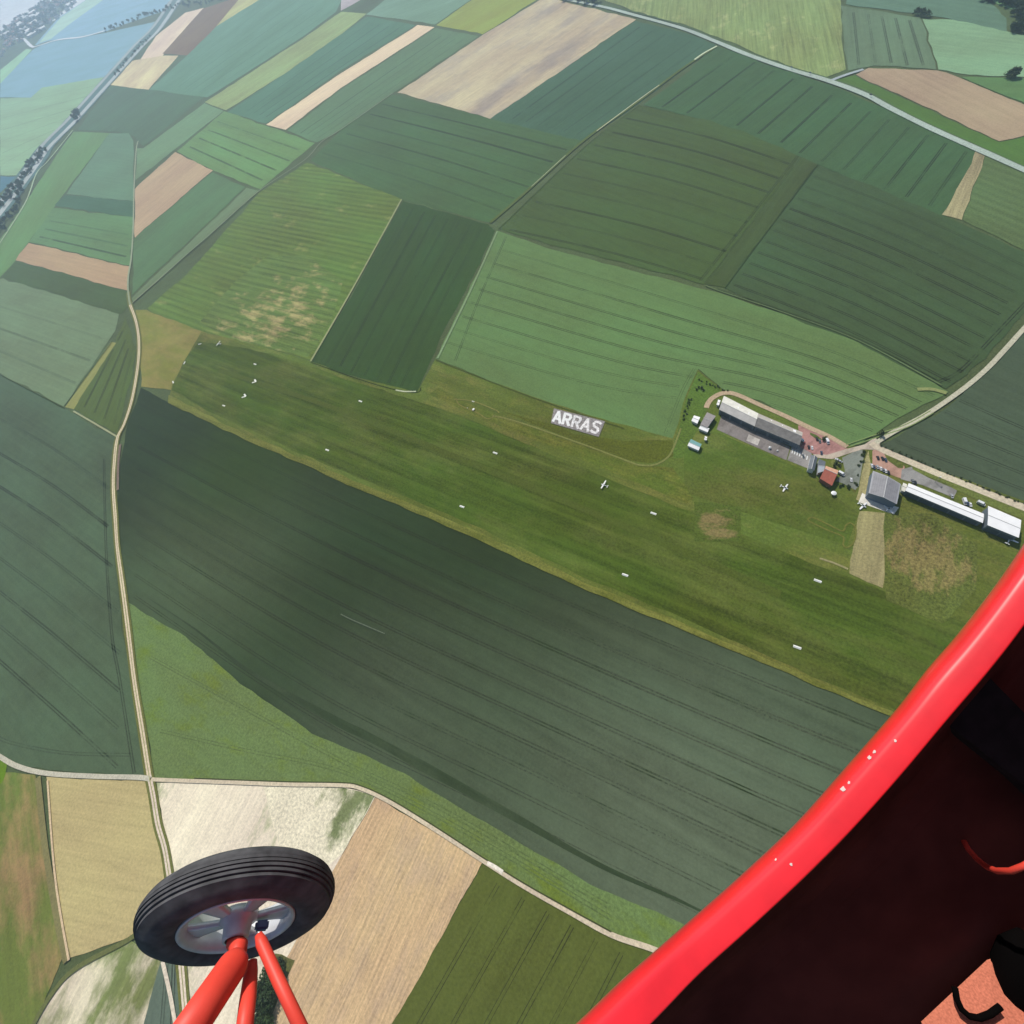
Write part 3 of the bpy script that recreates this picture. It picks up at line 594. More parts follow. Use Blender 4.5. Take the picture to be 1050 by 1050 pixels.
# ------------------------------------------------------------------ buildings
GZ = PZ+.1
def face_mesh(faces, mats):
    bm = bmesh.new()
    for fc, mi in faces:
        f = bm.faces.new([bm.verts.new(p) for p in fc]); f.material_index = mi
    bmesh.ops.remove_doubles(bm, verts=bm.verts, dist=.001)
    bmesh.ops.recalc_face_normals(bm, faces=bm.faces)
    return bm
def slab(bm, quad, th, mi=0):
    nrm = (quad[1]-quad[0]).cross(quad[3]-quad[0]).normalized()
    if nrm.z < 0: nrm = -nrm
    a = [bm.verts.new(p) for p in quad]; b = [bm.verts.new(p+nrm*th) for p in quad]
    for fc in (a[::-1], b): bm.faces.new(fc).material_index = mi
    for i in range(4):
        bm.faces.new((a[i], a[(i+1) % 4], b[(i+1) % 4], b[i])).material_index = mi
def gable(name, label, cat, fl, fr, br, bl, h, rise, wall_m, front_m, back_m, ridge=.5, doors=(), door_m=None, over=.35, panels=None, group=None, skylights=()):
    """eave corners traced in the photo and set at height h; ridge runs from the left side to the right side"""
    P = [at(*q, h+GZ) for q in (fl, fr, br, bl)]
    c = sum(P, Vector())/4; c.z = GZ
    t = thing(name, label, cat, c, 0, group)
    FL, FR, BR, BL = [p-c for p in P]
    RL = FL.lerp(BL, ridge)+Vector((0, 0, rise)); RR = FR.lerp(BR, ridge)+Vector((0, 0, rise))
    # walls stand a little inside the eaves
    k = over
    def inn(p, q, r): return p+(q-p).normalized()*k+(r-p).normalized()*k
    w = [inn(FL, FR, BL), inn(FR, FL, BR), inn(BR, BL, FR), inn(BL, BR, FL)]
    g = [Vector((p.x, p.y, 0)) for p in w]
    rl = w[0].lerp(w[3], ridge); rr = w[1].lerp(w[2], ridge); rl.z = rr.z = h+rise-.1
    for p in w: p.z = h-.02
    bm = face_mesh([((g[0], g[1], w[1], w[0]), 0), ((g[2], g[3], w[3], w[2]), 0), ((g[1], g[2], w[2], rr, w[1]), 0), ((g[3], g[0], w[0], rl, w[3]), 0)], None)
    from_bm('wall', bm, wall_m, t)
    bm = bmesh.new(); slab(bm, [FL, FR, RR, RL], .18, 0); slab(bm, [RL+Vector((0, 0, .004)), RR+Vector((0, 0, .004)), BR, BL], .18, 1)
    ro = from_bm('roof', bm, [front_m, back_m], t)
    bm = bmesh.new(); add_tube(bm, [RL+Vector((0, 0, .2)), RR+Vector((0, 0, .2))], .22, 8); from_bm('ridge_cap', bm, principled('ridge_metal', (.5, .5, .48), .5), ro)
    side = (FR-FL); L = side.length; d = side.normalized(); out = Vector((d.y, -d.x, 0))
    if out.dot(FL-BL) < 0: out = -out
    for (a, b_, z0, z1) in doors:
        bm = bmesh.new()
        p, q = w[0].lerp(w[1], a), w[0].lerp(w[1], b_)
        p = Vector((p.x, p.y, 0))+out*.03; q = Vector((q.x, q.y, 0))+out*.03
        pts = [p, q, q+out*.08, p+out*.08]
        add_prism(bm, [(v.x, v.y) for v in pts], z0, z1)
        from_bm('hangar_door' if z0 < .5 else 'window', bm, door_m, t)
    for (u, v, su, sv) in skylights:
        quad = (RL, RR, BR, BL); bm = bmesh.new(); up = Vector((0, 0, .2))
        def q3(a, b_): return quad[0]*(1-a)*(1-b_)+quad[1]*a*(1-b_)+quad[2]*a*b_+quad[3]*(1-a)*b_+up
        slab(bm, [q3(u, v), q3(u+su, v), q3(u+su, v+sv), q3(u, v+sv)], .12); from_bm('skylight', bm, roof_w, ro)
    if panels:
        for quad in ((FL, FR, RR, RL), (RL, RR, BR, BL)):
            bm = bmesh.new(); nu, nv = panels
            nrm = (quad[1]-quad[0]).cross(quad[3]-quad[0]).normalized()
            if nrm.z < 0: nrm = -nrm
            def q2(u, v): return (quad[0]*(1-u)*(1-v)+quad[1]*u*(1-v)+quad[2]*u*v+quad[3]*(1-u)*v)+nrm*.24
            for i in range(nu):
                for j in range(nv):
                    u0, u1 = .04+.94*i/nu, .04+.94*(i+.91)/nu; v0, v1 = (.10 if quad[0] == FL else .02)+.88*j/nv, (.10 if quad[0] == FL else .02)+.88*(j+.90)/nv
                    slab(bm, [q2(u0, v0), q2(u1, v0), q2(u1, v1), q2(u0, v1)], .06)
            from_bm('solar_panels', bm, panel_m, ro)
    return t
wallg = mottled('grey_cladding', (.15, .18, .22), .55, amt=.06, stripe=(.2, 1.2, .15))
wallw = mottled('white_cladding', (.62, .63, .62), .55, amt=.05)
roof_w = mottled('white_sheet_roof', (.88, .87, .85), .5, amt=.04, scale=.3)
roof_p = mottled('panel_roof_frame', (.36, .36, .37), .6, amt=.1, scale=.3)
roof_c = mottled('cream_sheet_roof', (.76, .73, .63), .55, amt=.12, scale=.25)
roof_c_shade = mottled('shaded_sheet_roof', (.44, .42, .39), .6, amt=.12, scale=.3)  # front slope of the cream sheet roof, shade painted into the colour
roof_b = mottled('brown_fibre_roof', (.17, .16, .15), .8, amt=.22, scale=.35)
roof_b_lit = mottled('sunlit_fibre_roof', (.46, .42, .36), .8, amt=.15, scale=.35)  # back slope of the brown fibre roof, sunlight painted into the colour
roof_s = mottled('slate_roof', (.12, .135, .155), .6, amt=.1, scale=.5)
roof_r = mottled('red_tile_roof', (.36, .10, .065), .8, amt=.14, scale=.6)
roof_r_lit = mottled('sunlit_tile_roof', (.62, .34, .22), .8, amt=.14, scale=.6)  # the red tiles again, with sunlight painted into the colour
roof_l = mottled('lilac_fibre_roof', (.30, .27, .26), .8, amt=.12, scale=.6)
teal = mottled('teal_awning', (.16, .34, .33), .6, amt=.08)
panel_m = mottled('solar_glass', (.27, .26, .27), .5, amt=.12, scale=.4, spec=.5)
door_g = mottled('dark_hangar_door', (.07, .09, .12), .5, amt=.1)
dark_win = principled('dark_window', (.03, .04, .05), .15)

gable('hangar', 'long white roofed hangar with a shaded grey front slope at the grass end beside the grey apron', 'hangar', (737.3,420),(774,437.3),(777.5,424),(742.3,406), 6.0, 1.6, wallg, roof_c_shade, roof_c, .44,
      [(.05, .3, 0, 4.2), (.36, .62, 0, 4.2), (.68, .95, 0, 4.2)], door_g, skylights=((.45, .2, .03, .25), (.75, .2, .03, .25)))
gable('hangar', 'long brown roofed hangar joined to the white one and ending at the red car park', 'hangar', (774.1,437.4),(820,456.6),(823,443.6),(777.6,424.1), 5.8, 1.5, wallg, roof_b, roof_b_lit, .62,
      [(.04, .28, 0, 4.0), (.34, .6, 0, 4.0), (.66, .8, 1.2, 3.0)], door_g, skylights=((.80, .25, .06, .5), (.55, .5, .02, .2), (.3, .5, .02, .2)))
gable('hangar', 'square hangar covered in grey solar panels behind a white concrete apron', 'hangar', (895,482.8),(890.6,505.6),(919.5,517),(923.7,496.5), 7.0, 1.5, mottled('blue_cladding', (.13, .17, .23), .5, amt=.06), roof_p, roof_p, .5, panels=(9, 6), over=.3)
gable('hangar', 'long narrow white roofed hangar between the solar roof and the end hangar', 'hangar', (928.3,503.2),(1007.6,536.4),(1008.8,527),(931.7,495.5), 5.6, .35, wallg, roof_w, roof_w, .5,
      [(.03, .2, 0, 3.8), (.22, .4, 0, 3.8), (.42, .6, 0, 3.8), (.62, .8, 0, 3.8), (.82, .97, 0, 3.8)], door_g)
gable('hangar', 'broad white roofed hangar at the far right end of the row', 'hangar', (1012.5,538.5),(1044.5,551.5),(1047,533.4),(1013,518.8), 6.8, .45, wallg, roof_w, roof_w, .5,
      [(.05, .48, 0, 4.6), (.52, .95, 0, 4.6)], door_g)
gable('annexe', 'small cream annexe wedged between the solar hangar and the long white hangar', 'annexe', (924.2,503),(928,504.5),(930,496.8),(926,495), 3.0, .6, wallw, roof_c, roof_c, .5)
gable('shed', 'grey roofed shed by the grass end of the white hangar', 'shed', (718,435.5),(725.5,438.5),(734,426.8),(725,422.8), 3.6, .8, wallg, roof_l, roof_l, .5)
gable('lean_to', 'white roofed lean-to attached to the front of the grey shed', 'lean-to', (716.4,439.5),(725.5,443.3),(727.4,439.5),(718.5,436), 2.8, .4, wallw, roof_w, roof_w, .7)
gable('shed', 'small white box shed left of the grey shed', 'shed', (709,431.5),(715,434.5),(718,428),(711.6,426), 2.8, .5, wallw, roof_w, roof_w, .5)
gable('hut', 'low hut with a teal roof and white front slope on the grass', 'hut', (705,457),(716.4,462),(719.4,455.6),(708.4,450.3), 2.6, .8, wallw, roof_w, teal, .42)
gable('kiosk', 'tiny white kiosk on the grass in front of the lean-to', 'kiosk', (722,450.8),(724.6,451.6),(725.2,448.2),(722.8,447.4), 2.2, .3, wallw, roof_w, roof_w, .5)
gable('container', 'white container parked at the back corner of the white hangar', 'container', (734.6,415),(737.2,415.8),(738.9,410.6),(736.4,409.8), 2.5, .15, wallw, roof_w, roof_w, .5)
gable('clubhouse', 'dark slate roofed clubhouse with a white ridge beside the parking apron', 'clubhouse', (831.8,466.6),(828.4,480.6),(834.8,483),(838.4,469.6), 4.5, 1.2, wallw, roof_s, roof_s, .5)
gable('clubhouse_wing', 'flat light grey clubhouse wing between slate roof and red roof', 'clubhouse', (838.6,485),(844.8,483.2),(846.6,473.6),(839.4,470.4), 4.0, .25, wallw, mottled('flat_roof', (.38, .42, .46), .7, amt=.1), roof_s, .5)
gable('restaurant', 'red tiled roof building with an orange sunlit back slope', 'building', (840.6,490.6),(853,498.2),(859.6,482.6),(846.8,477.8), 4.2, 2.0, mottled('red_brick', (.24, .10, .07), .9, amt=.15), roof_r, roof_r_lit, .66)

# ------------------------------------------------------------------ planes
def loft(bm, secs, seg=14):
    rings = []
    for x, y0, z0, ry, rz in secs:
        rings.append([bm.verts.new((x, y0+ry*math.cos(2*PI*k/seg), z0+rz*math.sin(2*PI*k/seg))) for k in range(seg)])
    for r0, r1 in zip(rings, rings[1:]):
        for k in range(seg): bm.faces.new((r0[k], r1[k], r1[(k+1) % seg], r0[(k+1) % seg]))
    bm.faces.new(rings[0]); bm.faces.new(rings[-1][::-1])
white_paint = mottled('white_gloss_paint', (.8, .8, .78), .3, amt=.04)
glass = principled('canopy_glass', (.05, .07, .09), .08)
rubber = principled('black_rubber', (.02, .02, .02), .8)
alu = principled('bare_metal', (.5, .5, .5), .35, .9)
def make_plane(name, label, span=9.5, length=7.2, high=False):
    t = thing(name, label, 'plane', group='light planes on the airfield')
    k = length/7.2
    bm = bmesh.new(); loft(bm, [(3.1*k, 0, .95, .25, .28), (2.7*k, 0, 1.0, .48, .45), (1.5*k, 0, 1.08, .6, .6), (.4*k, 0, 1.15, .58, .68), (-1.0*k, 0, 1.1, .42, .45), (-3.9*k, 0, 1.12, .1, .16)])
    from_bm('fuselage', bm, white_paint, t, True)
    zw = 1.85 if high else .72
    bm = bmesh.new()
    for s in (-1, 1):
        v = []
        for y, c, th, zz in ((0.0, 1.55, .2, zw), (span*.25, 1.5, .17, zw+.08), (span*.5-.15, 1.1, .1, zw+.2), (span*.5, .8, .05, zw+.22)):
            v.append([bm.verts.new((.75*k+c*dx, s*y, zz+th*dz)) for dx, dz in ((.35, 0), (.15, .5), (-.65, .05), (-.65, -.05), (.15, -.4))])
        for a, b_ in zip(v, v[1:]):
            for i in range(5):
                bm.faces.new((a[i], a[(i+1) % 5], b_[(i+1) % 5], b_[i]))
        bm.faces.new(v[-1])
    bmesh.ops.recalc_face_normals(bm, faces=bm.faces); from_bm('wing', bm, white_paint, t)
    bm = bmesh.new(); add_prism(bm, [(-3.1*k, 0), (-3.45*k, 1.55), (-4.0*k, 1.55), (-4.05*k, 0), (-4.0*k, -1.55), (-3.45*k, -1.55)], 1.14, 1.22); from_bm('tailplane', bm, white_paint, t)
    bm = bmesh.new()
    a = [bm.verts.new((x, -.04, z)) for x, z in ((-2.9*k, 1.2), (-3.6*k, 2.3), (-4.1*k, 2.3), (-4.05*k, 1.15))]; b_ = [bm.verts.new((v.co.x, .04, v.co.z)) for v in a]
    bm.faces.new(a); bm.faces.new(b_[::-1])
    for i in range(4): bm.faces.new((a[i], b_[i], b_[(i+1) % 4], a[(i+1) % 4]))
    from_bm('fin', bm, white_paint, t)
    bm = bmesh.new(); loft(bm, [(1.45*k, 0, 1.5, .3, .12), (1.0*k, 0, 1.55, .47, .4), (.2*k, 0, 1.58, .46, .42), (-.7*k, 0, 1.5, .25, .15)], 12); from_bm('canopy', bm, glass, t, True)
    bm = bmesh.new(); loft(bm, [(3.45*k, 0, .95, .03, .03), (3.2*k, 0, .95, .15, .15), (3.08*k, 0, .95, .17, .17)], 10); add_box(bm, 3.2*k, 3.26*k, -.9, .9, .88, 1.02); from_bm('propeller', bm, rubber, t)
    for x, y in ((.3, 1.1), (.3, -1.1), (2.4*k, 0)):
        bm = bmesh.new(); add_tube(bm, [(x, y-.08, .2), (x, y+.08, .2)], .2, 14); add_box(bm, x-.04, x+.04, y-.03, y+.03, .2, .8); from_bm('wheel', bm, rubber, t)
    return t
def heading(px, py, dx, dy):
    a, b_ = at(px, py), at(px+dx, py+dy); return math.atan2(b_.y-a.y, b_.x-a.x)
low = make_plane('light_plane', 'white low-wing plane parked on the grass below the red roofed building')
highp = make_plane('light_plane', 'white high-wing plane on the runway right of the ARRAS sign', 10.5, 7.5, True)
def put(o, px, py, dx, dy, z=GZ):
    p = at(px, py); o.location = (p.x, p.y, z); o.rotation_euler = (0, 0, heading(px, py, dx, dy))
    if o.type == 'EMPTY': o.scale = (.84,)*3
put(highp, 619.5, 498.5, -10, -4, AG+.1)
put(low, 804, 501, 10, 4.5, AG+.1)
for (src, px, py, dx, dy, lab) in ((highp, 225.5, 353.5, -10, -1, 'white plane at the far left end of the runway'), (low, 910.5, 523, -8, 5, 'white plane at the edge of the concrete apron before the solar hangar'),
        (low, 883.5, 519.5, 8, 5, 'pale plane at the left corner of the concrete apron'), (highp, 1033, 555, 6, -9, 'white plane nosed into the doorway of the end hangar')):
    o = copy_tree(src); o['label'] = lab; put(o, px, py, dx, dy, GZ if px > 700 else AG+.1)
# ------------------------------------------------------------------ cars
def paint(name, rgb): return mottled('car_paint_'+name, rgb, .3, amt=.03, spec=.6, coat=.4)
CP = {'white': paint('white', (.78, .78, .78)), 'black': paint('black', (.02, .02, .022)), 'silver': paint('silver', (.45, .46, .47)), 'red': paint('red', (.22, .03, .03)), 'blue': paint('blue', (.05, .07, .12)), 'grey': paint('grey', (.14, .15, .16))}
def make_car():
    t = thing('parked_car', 'car', 'car', group='cars parked at the airfield')
    bm = bmesh.new()
    prof = [(-2.1, .35), (-2.15, .75), (-1.95, .95), (-1.55, 1.0), (-1.1, 1.42), (.35, 1.45), (1.0, 1.0), (1.9, .85), (2.15, .65), (2.12, .35)]
    for s in (-1, 1):
        pass
    a = [bm.verts.new((x, -.85 if z < 1.1 else -.68, z)) for x, z in prof]; b_ = [bm.verts.new((x, .85 if z < 1.1 else .68, z)) for x, z in prof]
    bm.faces.new(a[::-1]); bm.faces.new(b_)
    for i in range(len(prof)): bm.faces.new((a[i], a[(i+1) % len(prof)], b_[(i+1) % len(prof)], b_[i]))
    bmesh.ops.recalc_face_normals(bm, faces=bm.faces)
    from_bm('body', bm, CP['white'], t)
    for nme, q in (('windscreen', [(1.0, 1.03), (.42, 1.42)]), ('rear_window', [(-1.16, 1.40), (-1.58, 1.04)])):
        (x0, z0), (x1, z1) = q; bm = bmesh.new()
        slab(bm, [Vector((x0, -.68, z0)), Vector((x0, .68, z0)), Vector((x1, .6, z1)), Vector((x1, -.6, z1))], .05); from_bm(nme, bm, dark_win, t)
    for s in (-1, 1):
        bm = bmesh.new(); add_box(bm, -1.1, .5, s*.78-.04, s*.78+.04, 1.0, 1.34); from_bm('side_window', bm, dark_win, t)
    for x in (-1.35, 1.35):
        for y in (-.78, .78):
            bm = bmesh.new(); add_tube(bm, [(x, y-.1, .32), (x, y+.1, .32)], .32, 14); from_bm('wheel', bm, rubber, t)
    return t
def make_van():
    t = thing('camper_van', 'van', 'van', group='vans parked at the airfield')
    bm = bmesh.new(); add_box(bm, -2.9, 1.3, -1.05, 1.05, .45, 2.75)
    prof = [(1.3, .4), (1.3, 2.2), (1.9, 1.9), (2.5, 1.2), (2.95, 1.05), (3.0, .4)]
    a = [bm.verts.new((x, -.98, z)) for x, z in prof]; b_ = [bm.verts.new((x, .98, z)) for x, z in prof]
    bm.faces.new(a[::-1]); bm.faces.new(b_)
    for i in range(len(prof)): bm.faces.new((a[i], a[(i+1) % 6], b_[(i+1) % 6], b_[i]))
    bmesh.ops.recalc_face_normals(bm, faces=bm.faces); from_bm('body', bm, CP['white'], t)
    bm = bmesh.new(); slab(bm, [Vector((2.48, -.85, 1.27)), Vector((2.48, .85, 1.27)), Vector((1.95, .85, 1.88)), Vector((1.95, -.85, 1.88))], .05); from_bm('windscreen', bm, dark_win, t)
    for s in (-1, 1):
        bm = bmesh.new(); add_box(bm, -1.6, -.4, s*1.06-.03, s*1.06+.03, 1.5, 2.1); from_bm('side_window', bm, dark_win, t)
    for x in (-1.9, 2.1):
        for y in (-.9, .9):
            bm = bmesh.new(); add_tube(bm, [(x, y-.12, .36), (x, y+.12, .36)], .36, 14); from_bm('wheel', bm, rubber, t)
    return t
car0 = make_car(); van0 = make_van(); used = {'car': False, 'van': False}
def vehicle(kind, px, py, dx, dy, colour, lab, z=GZ):
    src = car0 if kind == 'car' else van0
    o = src if not used[kind] else copy_tree(src)
    used[kind] = True
    o['label'] = lab; put(o, px, py, dx, dy, z)
    for ch in o.children:
        if ch.name.startswith('body'):
            ch.material_slots[0].link = 'OBJECT'; ch.material_slots[0].material = CP[colour]
V = vehicle
V('car', 837, 451.3, 3, 9, 'black', 'black car beside the small grass island in the red car park')
V('car', 839.8, 453.4, 3, 9, 'grey', 'grey car next to the black one by the grass island')
V('van', 847.5, 454, 4, 8, 'white', 'white camper van on the red car park edge')
V('car', 828.7, 459.6, 2, 9, 'black', 'black car in the open middle of the red car park beside a white car')
V('car', 832, 460.2, 2, 9, 'white', 'white car in the open middle of the red car park')
V('car', 823.6, 455.6, -4, 9, 'red', 'dark red car by the end wall of the brown roofed hangar')
V('van', 820.8, 452.6, 9, 4, 'white', 'white van against the end wall of the brown roofed hangar')
V('car', 841.6, 465.4, 1, 9, 'blue', 'lone dark blue car between the lane and the slate roofed clubhouse')
V('car', 823, 468.6, 4, 9, 'grey', 'dark grey car at the end of the white marked parking bays')
V('car', 858, 472.6, 9, 4, 'white', 'white car on the grass by the asphalt yard, upper one of two')
V('car', 860.7, 474, 9, 4, 'silver', 'silver car on the grass by the asphalt yard, lower one of two')
V('van', 861.8, 487, 9, 5, 'white', 'white van at the corner of the orange sunlit roof')
V('car', 872, 493, 1, 9, 'white', 'lone white car in the lower part of the asphalt yard')
V('car', 899.3, 470.6, 4, 9, 'black', 'black car, left one of three in the row by the junction')
V('car', 904, 471.3, 4, 9, 'black', 'black car, middle one of three in the row by the junction')
V('car', 907.2, 472.8, 4, 9, 'blue', 'dark blue car, right one of three in the row by the junction')
for (x, y, c, lab) in ((893.2, 478.6, 'white', 'white car at the left end of the row behind the solar hangar'), (895.3, 480, 'blue', 'dark blue car second in the row behind the solar hangar'), (898.8, 480, 'silver', 'silver car third in the row behind the solar hangar'),
        (902.4, 481.6, 'white', 'white car in the middle of the row behind the solar hangar'), (904.7, 483.2, 'grey', 'grey car in the middle of the row behind the solar hangar'), (907.2, 484, 'white', 'white car nearest the dark end of the row behind the solar hangar'), (910, 485.6, 'black', 'black car at the right end of the row behind the solar hangar')):
    V('car', x, y, 4, 9, c, lab)
V('car', 934.8, 494.6, 3, 9, 'grey', 'grey car on the right hand apron behind the white hangar, left of a pair')
V('car', 937.4, 496, 3, 9, 'black', 'black car on the right hand apron behind the white hangar, right of a pair')
V('car', 974.8, 509.8, 3, 9, 'silver', 'silver car at the far corner of the right hand apron')
V('van', 987.4, 515.4, 3, 9, 'white', 'white van parked on the grass behind the long white hangar')
V('car', 990.8, 517.2, 3, 9, 'blue', 'dark blue car between two white vehicles behind the long white hangar')
V('car', 993.6, 518.4, 3, 9, 'white', 'white car right of the dark blue one behind the long white hangar')
V('van', 1004.3, 517.5, 9, 4, 'white', 'large white van alone on the grass near the end hangar')
for (x, y, c, lab) in ((830, 77.6, 'blue', 'dark blue car driving on the upper road by the olive field corner'), (891.8, 100.3, 'black', 'black car driving on the upper road right of the side road'), (811, 71.8, 'grey', 'grey car driving on the upper road, leftmost of the three')):
    V('car', x, y, 9, 4, c, lab, 2.85)
    
# painted parking bays
bm = bmesh.new()
for i in range(7):
    x, y = 812.6+i*2.5, 461.5+i*1.1
    strip(bm, [at(x, y), at(x-.9, y+4)], .8, PZ+.06)
structure(from_bm('parking_bay_lines', bm, principled('road_paint', (.7, .7, .66), .8)))

# ------------------------------------------------------------------ runway marker boards
mk_w = principled('marker_white', (.8, .8, .74), .7)
def marker_mesh():
    bm = bmesh.new()
    prof = [(-.9, 0), (0, .55), (.9, 0)]
    a = [bm.verts.new((-2.4, y, z)) for y, z in prof]; b_ = [bm.verts.new((2.4, y, z)) for y, z in prof]
    bm.faces.new(a[::-1]); bm.faces.new(b_)
    for i in range(3): bm.faces.new((a[i], a[(i+1) % 3], b_[(i+1) % 3], b_[i]))
    bmesh.ops.recalc_face_normals(bm, faces=bm.faces)
    me = bpy.data.meshes.new('runway_marker'); bm.to_mesh(me); bm.free(); me.materials.append(mk_w); return me
mm = marker_mesh()
ups = [(262,374),(370,412),(508,465),(670,527),(838,596)]; los = [(230,416.5),(336,462),(474,520),(641,590),(817,664)]
where = [['nearest the far left end of the runway', 'in line below the dark strip field', 'in line below the ARRAS sign', 'just right of the taxiing high-wing plane', 'nearest the keyhole shaped worn line'],
         ['nearest the far left end of the runway', 'left of the runway centre, near the dry grass strip', 'near the scuffed turf at mid field', 'right of mid field, near the dry grass strip', 'nearest the red cockpit edge']]
for r, row in enumerate((ups, los)):
    for i, (x, y) in enumerate(row):
        o = bpy.data.objects.new('runway_marker', mm); COL.objects.link(o)
        put(o, x, y, 10, 3.6, AG+.1)
        tag(o, 'white board, %s row, %s' % (('upper', 'lower')[r], where[r][i]), 'runway marker', 'white runway marker boards')
for (x, y, dx, dy, lab) in ((205.5,353.2,10,-2,'topmost, by the dry grass corner'), (189.5,372.6,6,-10,'in the middle of the edge'), (178,392.5,3,10,'lowest, by the big dark field')):
    o = bpy.data.objects.new('runway_end_marker', mm); COL.objects.link(o); put(o, x, y, dx, dy, AG+.1)
    tag(o, 'white board on the left end of the runway, '+lab, 'runway marker', 'white runway end boards')
def vee():
    bm = bmesh.new()
    for s in (0, 1):
        ang = R(-20 if s else 38); d = Vector((math.cos(ang), math.sin(ang), 0)); n_ = Vector((-d.y, d.x, 0))*.75
        o = Vector((2.2, 0, 0)) if s == 0 else Vector((2.2, 0, 0))
        p, q = o, o-d*5.5
        if s: n_ = n_*1.3
        add_prism(bm, [((p+n_).x, (p+n_).y), ((q+n_).x, (q+n_).y), ((q-n_).x, (q-n_).y), ((p-n_).x, (p-n_).y)], 0, .3+.05*s)
    me = bpy.data.meshes.new('threshold_arrow'); bm.to_mesh(me); bm.free(); me.materials.append(mk_w); return me
vm = vee()
for (x, y, lab) in ((262,391.5,'upper one of the pair'), (251.5,406.5,'lower one of the pair')):
    o = bpy.data.objects.new('threshold_arrow', vm); COL.objects.link(o); put(o, x, y, 10, 4, AG+.1)
    tag(o, 'white V-shaped threshold arrow lying on the runway grass, '+lab, 'runway marker', 'white threshold arrows')
# signal square objects
o = bpy.data.objects.new('signal_board', mm); COL.objects.link(o); put(o, 485.5, 412.2, 10, 2, AG+.1); o.scale = (.6, .8, 1); tag(o, 'short white board on the worn strip above the runway', 'marker')
t = thing('tripod_marker', 'small pale cone marker left of the dark winch on the worn strip', 'marker', (*at(479.5,419).xy, AG+.1))
bm = bmesh.new(); add_tube(bm, [(0, 0, 0), (0, 0, 1.1)], [.6, .08], 12); from_bm('cone', bm, mk_w, t); bm = bmesh.new(); add_box(bm, -.7, .7, -.7, .7, -.05, .06); from_bm('base', bm, rubber, t)
t = thing('winch_trailer', 'small dark winch trailer with a white top on the worn strip above the runway', 'trailer', (*at(486,421).xy, AG+.1), .4)
bm = bmesh.new(); add_box(bm, -1.3, 1.3, -.8, .8, .4, 1.2); from_bm('body', bm, CP['grey'], t)
bm = bmesh.new(); add_box(bm, -1.0, .9, -.85, .85, 1.2, 1.5); from_bm('cover', bm, mk_w, t)
for y in (-.85, .85):
    bm = bmesh.new(); add_tube(bm, [(0, y-.1, .35), (0, y+.1, .35)], .35, 12); from_bm('wheel', bm, rubber, t)
# white parasol dome and lamp mast
t = thing('garden_parasol', 'white round parasol at the grass edge below the red roofed building', 'parasol', (*at(853.6,507.6).xy, GZ))
bm = bmesh.new(); add_tube(bm, [(0, 0, 1.9), (0, 0, 2.25), (0, 0, 2.5)], [1.9, 1.1, .05], 12); from_bm('canopy', bm, white_paint, t)
bm = bmesh.new(); add_tube(bm, [(0, 0, 0), (0, 0, 2.3)], .05, 8); from_bm('pole', bm, alu, t); bm = bmesh.new(); add_tube(bm, [(0, 0, 0), (0, 0, .12)], .35, 12); from_bm('base', bm, rubber, t)
t = thing('flag_mast', 'pale mast on the grass verge above the right hand apron', 'mast', (*at(958,495).xy, GZ))
bm = bmesh.new(); add_tube(bm, [(0, 0, 0), (0, 0, 7)], [.16, .1], 8); from_bm('pole', bm, alu, t); bm = bmesh.new(); add_tube(bm, [(0, 0, 6.4), (.9, .2, 6.3), (1.6, .3, 6.0)], [.45, .35, .25], 8); from_bm('windsock', bm, mk_w, t)
for (x, y, lab) in ((788.7,460.4,'larger round white tank standing on the grey apron'), (796.7,463.2,'smaller round white tank standing near the apron edge')):
    p = at(x, y); t = thing('fuel_tank', lab, 'tank', (p.x, p.y, GZ)); r_ = 1.0 if x < 790 else .6
    bm = bmesh.new(); add_tube(bm, [(0, 0, 0), (0, 0, r_*1.6), (0, 0, r_*2)], [r_, r_, r_*.3], 16); from_bm('shell', bm, white_paint, t); bm = bmesh.new(); add_tube(bm, [(0, 0, r_*2), (0, 0, r_*2.2)], r_*.2, 8); from_bm('cap', bm, alu, t)

# ------------------------------------------------------------------ trees
def leaf_mat(name, rgb):
    m = principled(name, rgb, .8, spec=.2); n = m.node_tree.nodes; l = m.node_tree.links; b = n['Principled BSDF']
    oi = n.new('ShaderNodeNewGeometry'); tx = n.new('ShaderNodeTexNoise'); tx.inputs['Scale'].default_value = .6; l.new(oi.outputs['Position'], tx.inputs['Vector'])
    mr = n.new('ShaderNodeMapRange'); mr.inputs[1].default_value = .3; mr.inputs[2].default_value = .7; mr.inputs[3].default_value = .65; mr.inputs[4].default_value = 1.45; l.new(tx.outputs[0], mr.inputs[0])
    sc = n.new('ShaderNodeVectorMath'); sc.operation = 'SCALE'; sc.inputs[0].default_value = rgb; l.new(mr.outputs[0], sc.inputs['Scale']); l.new(sc.outputs[0], b.inputs['Base Color'])
    return m
LEAF = [leaf_mat('leaf_dark', (.028, .05, .018)), leaf_mat('leaf_mid', (.04, .07, .022))]
bark = principled('bark', (.08, .06, .04), .9)
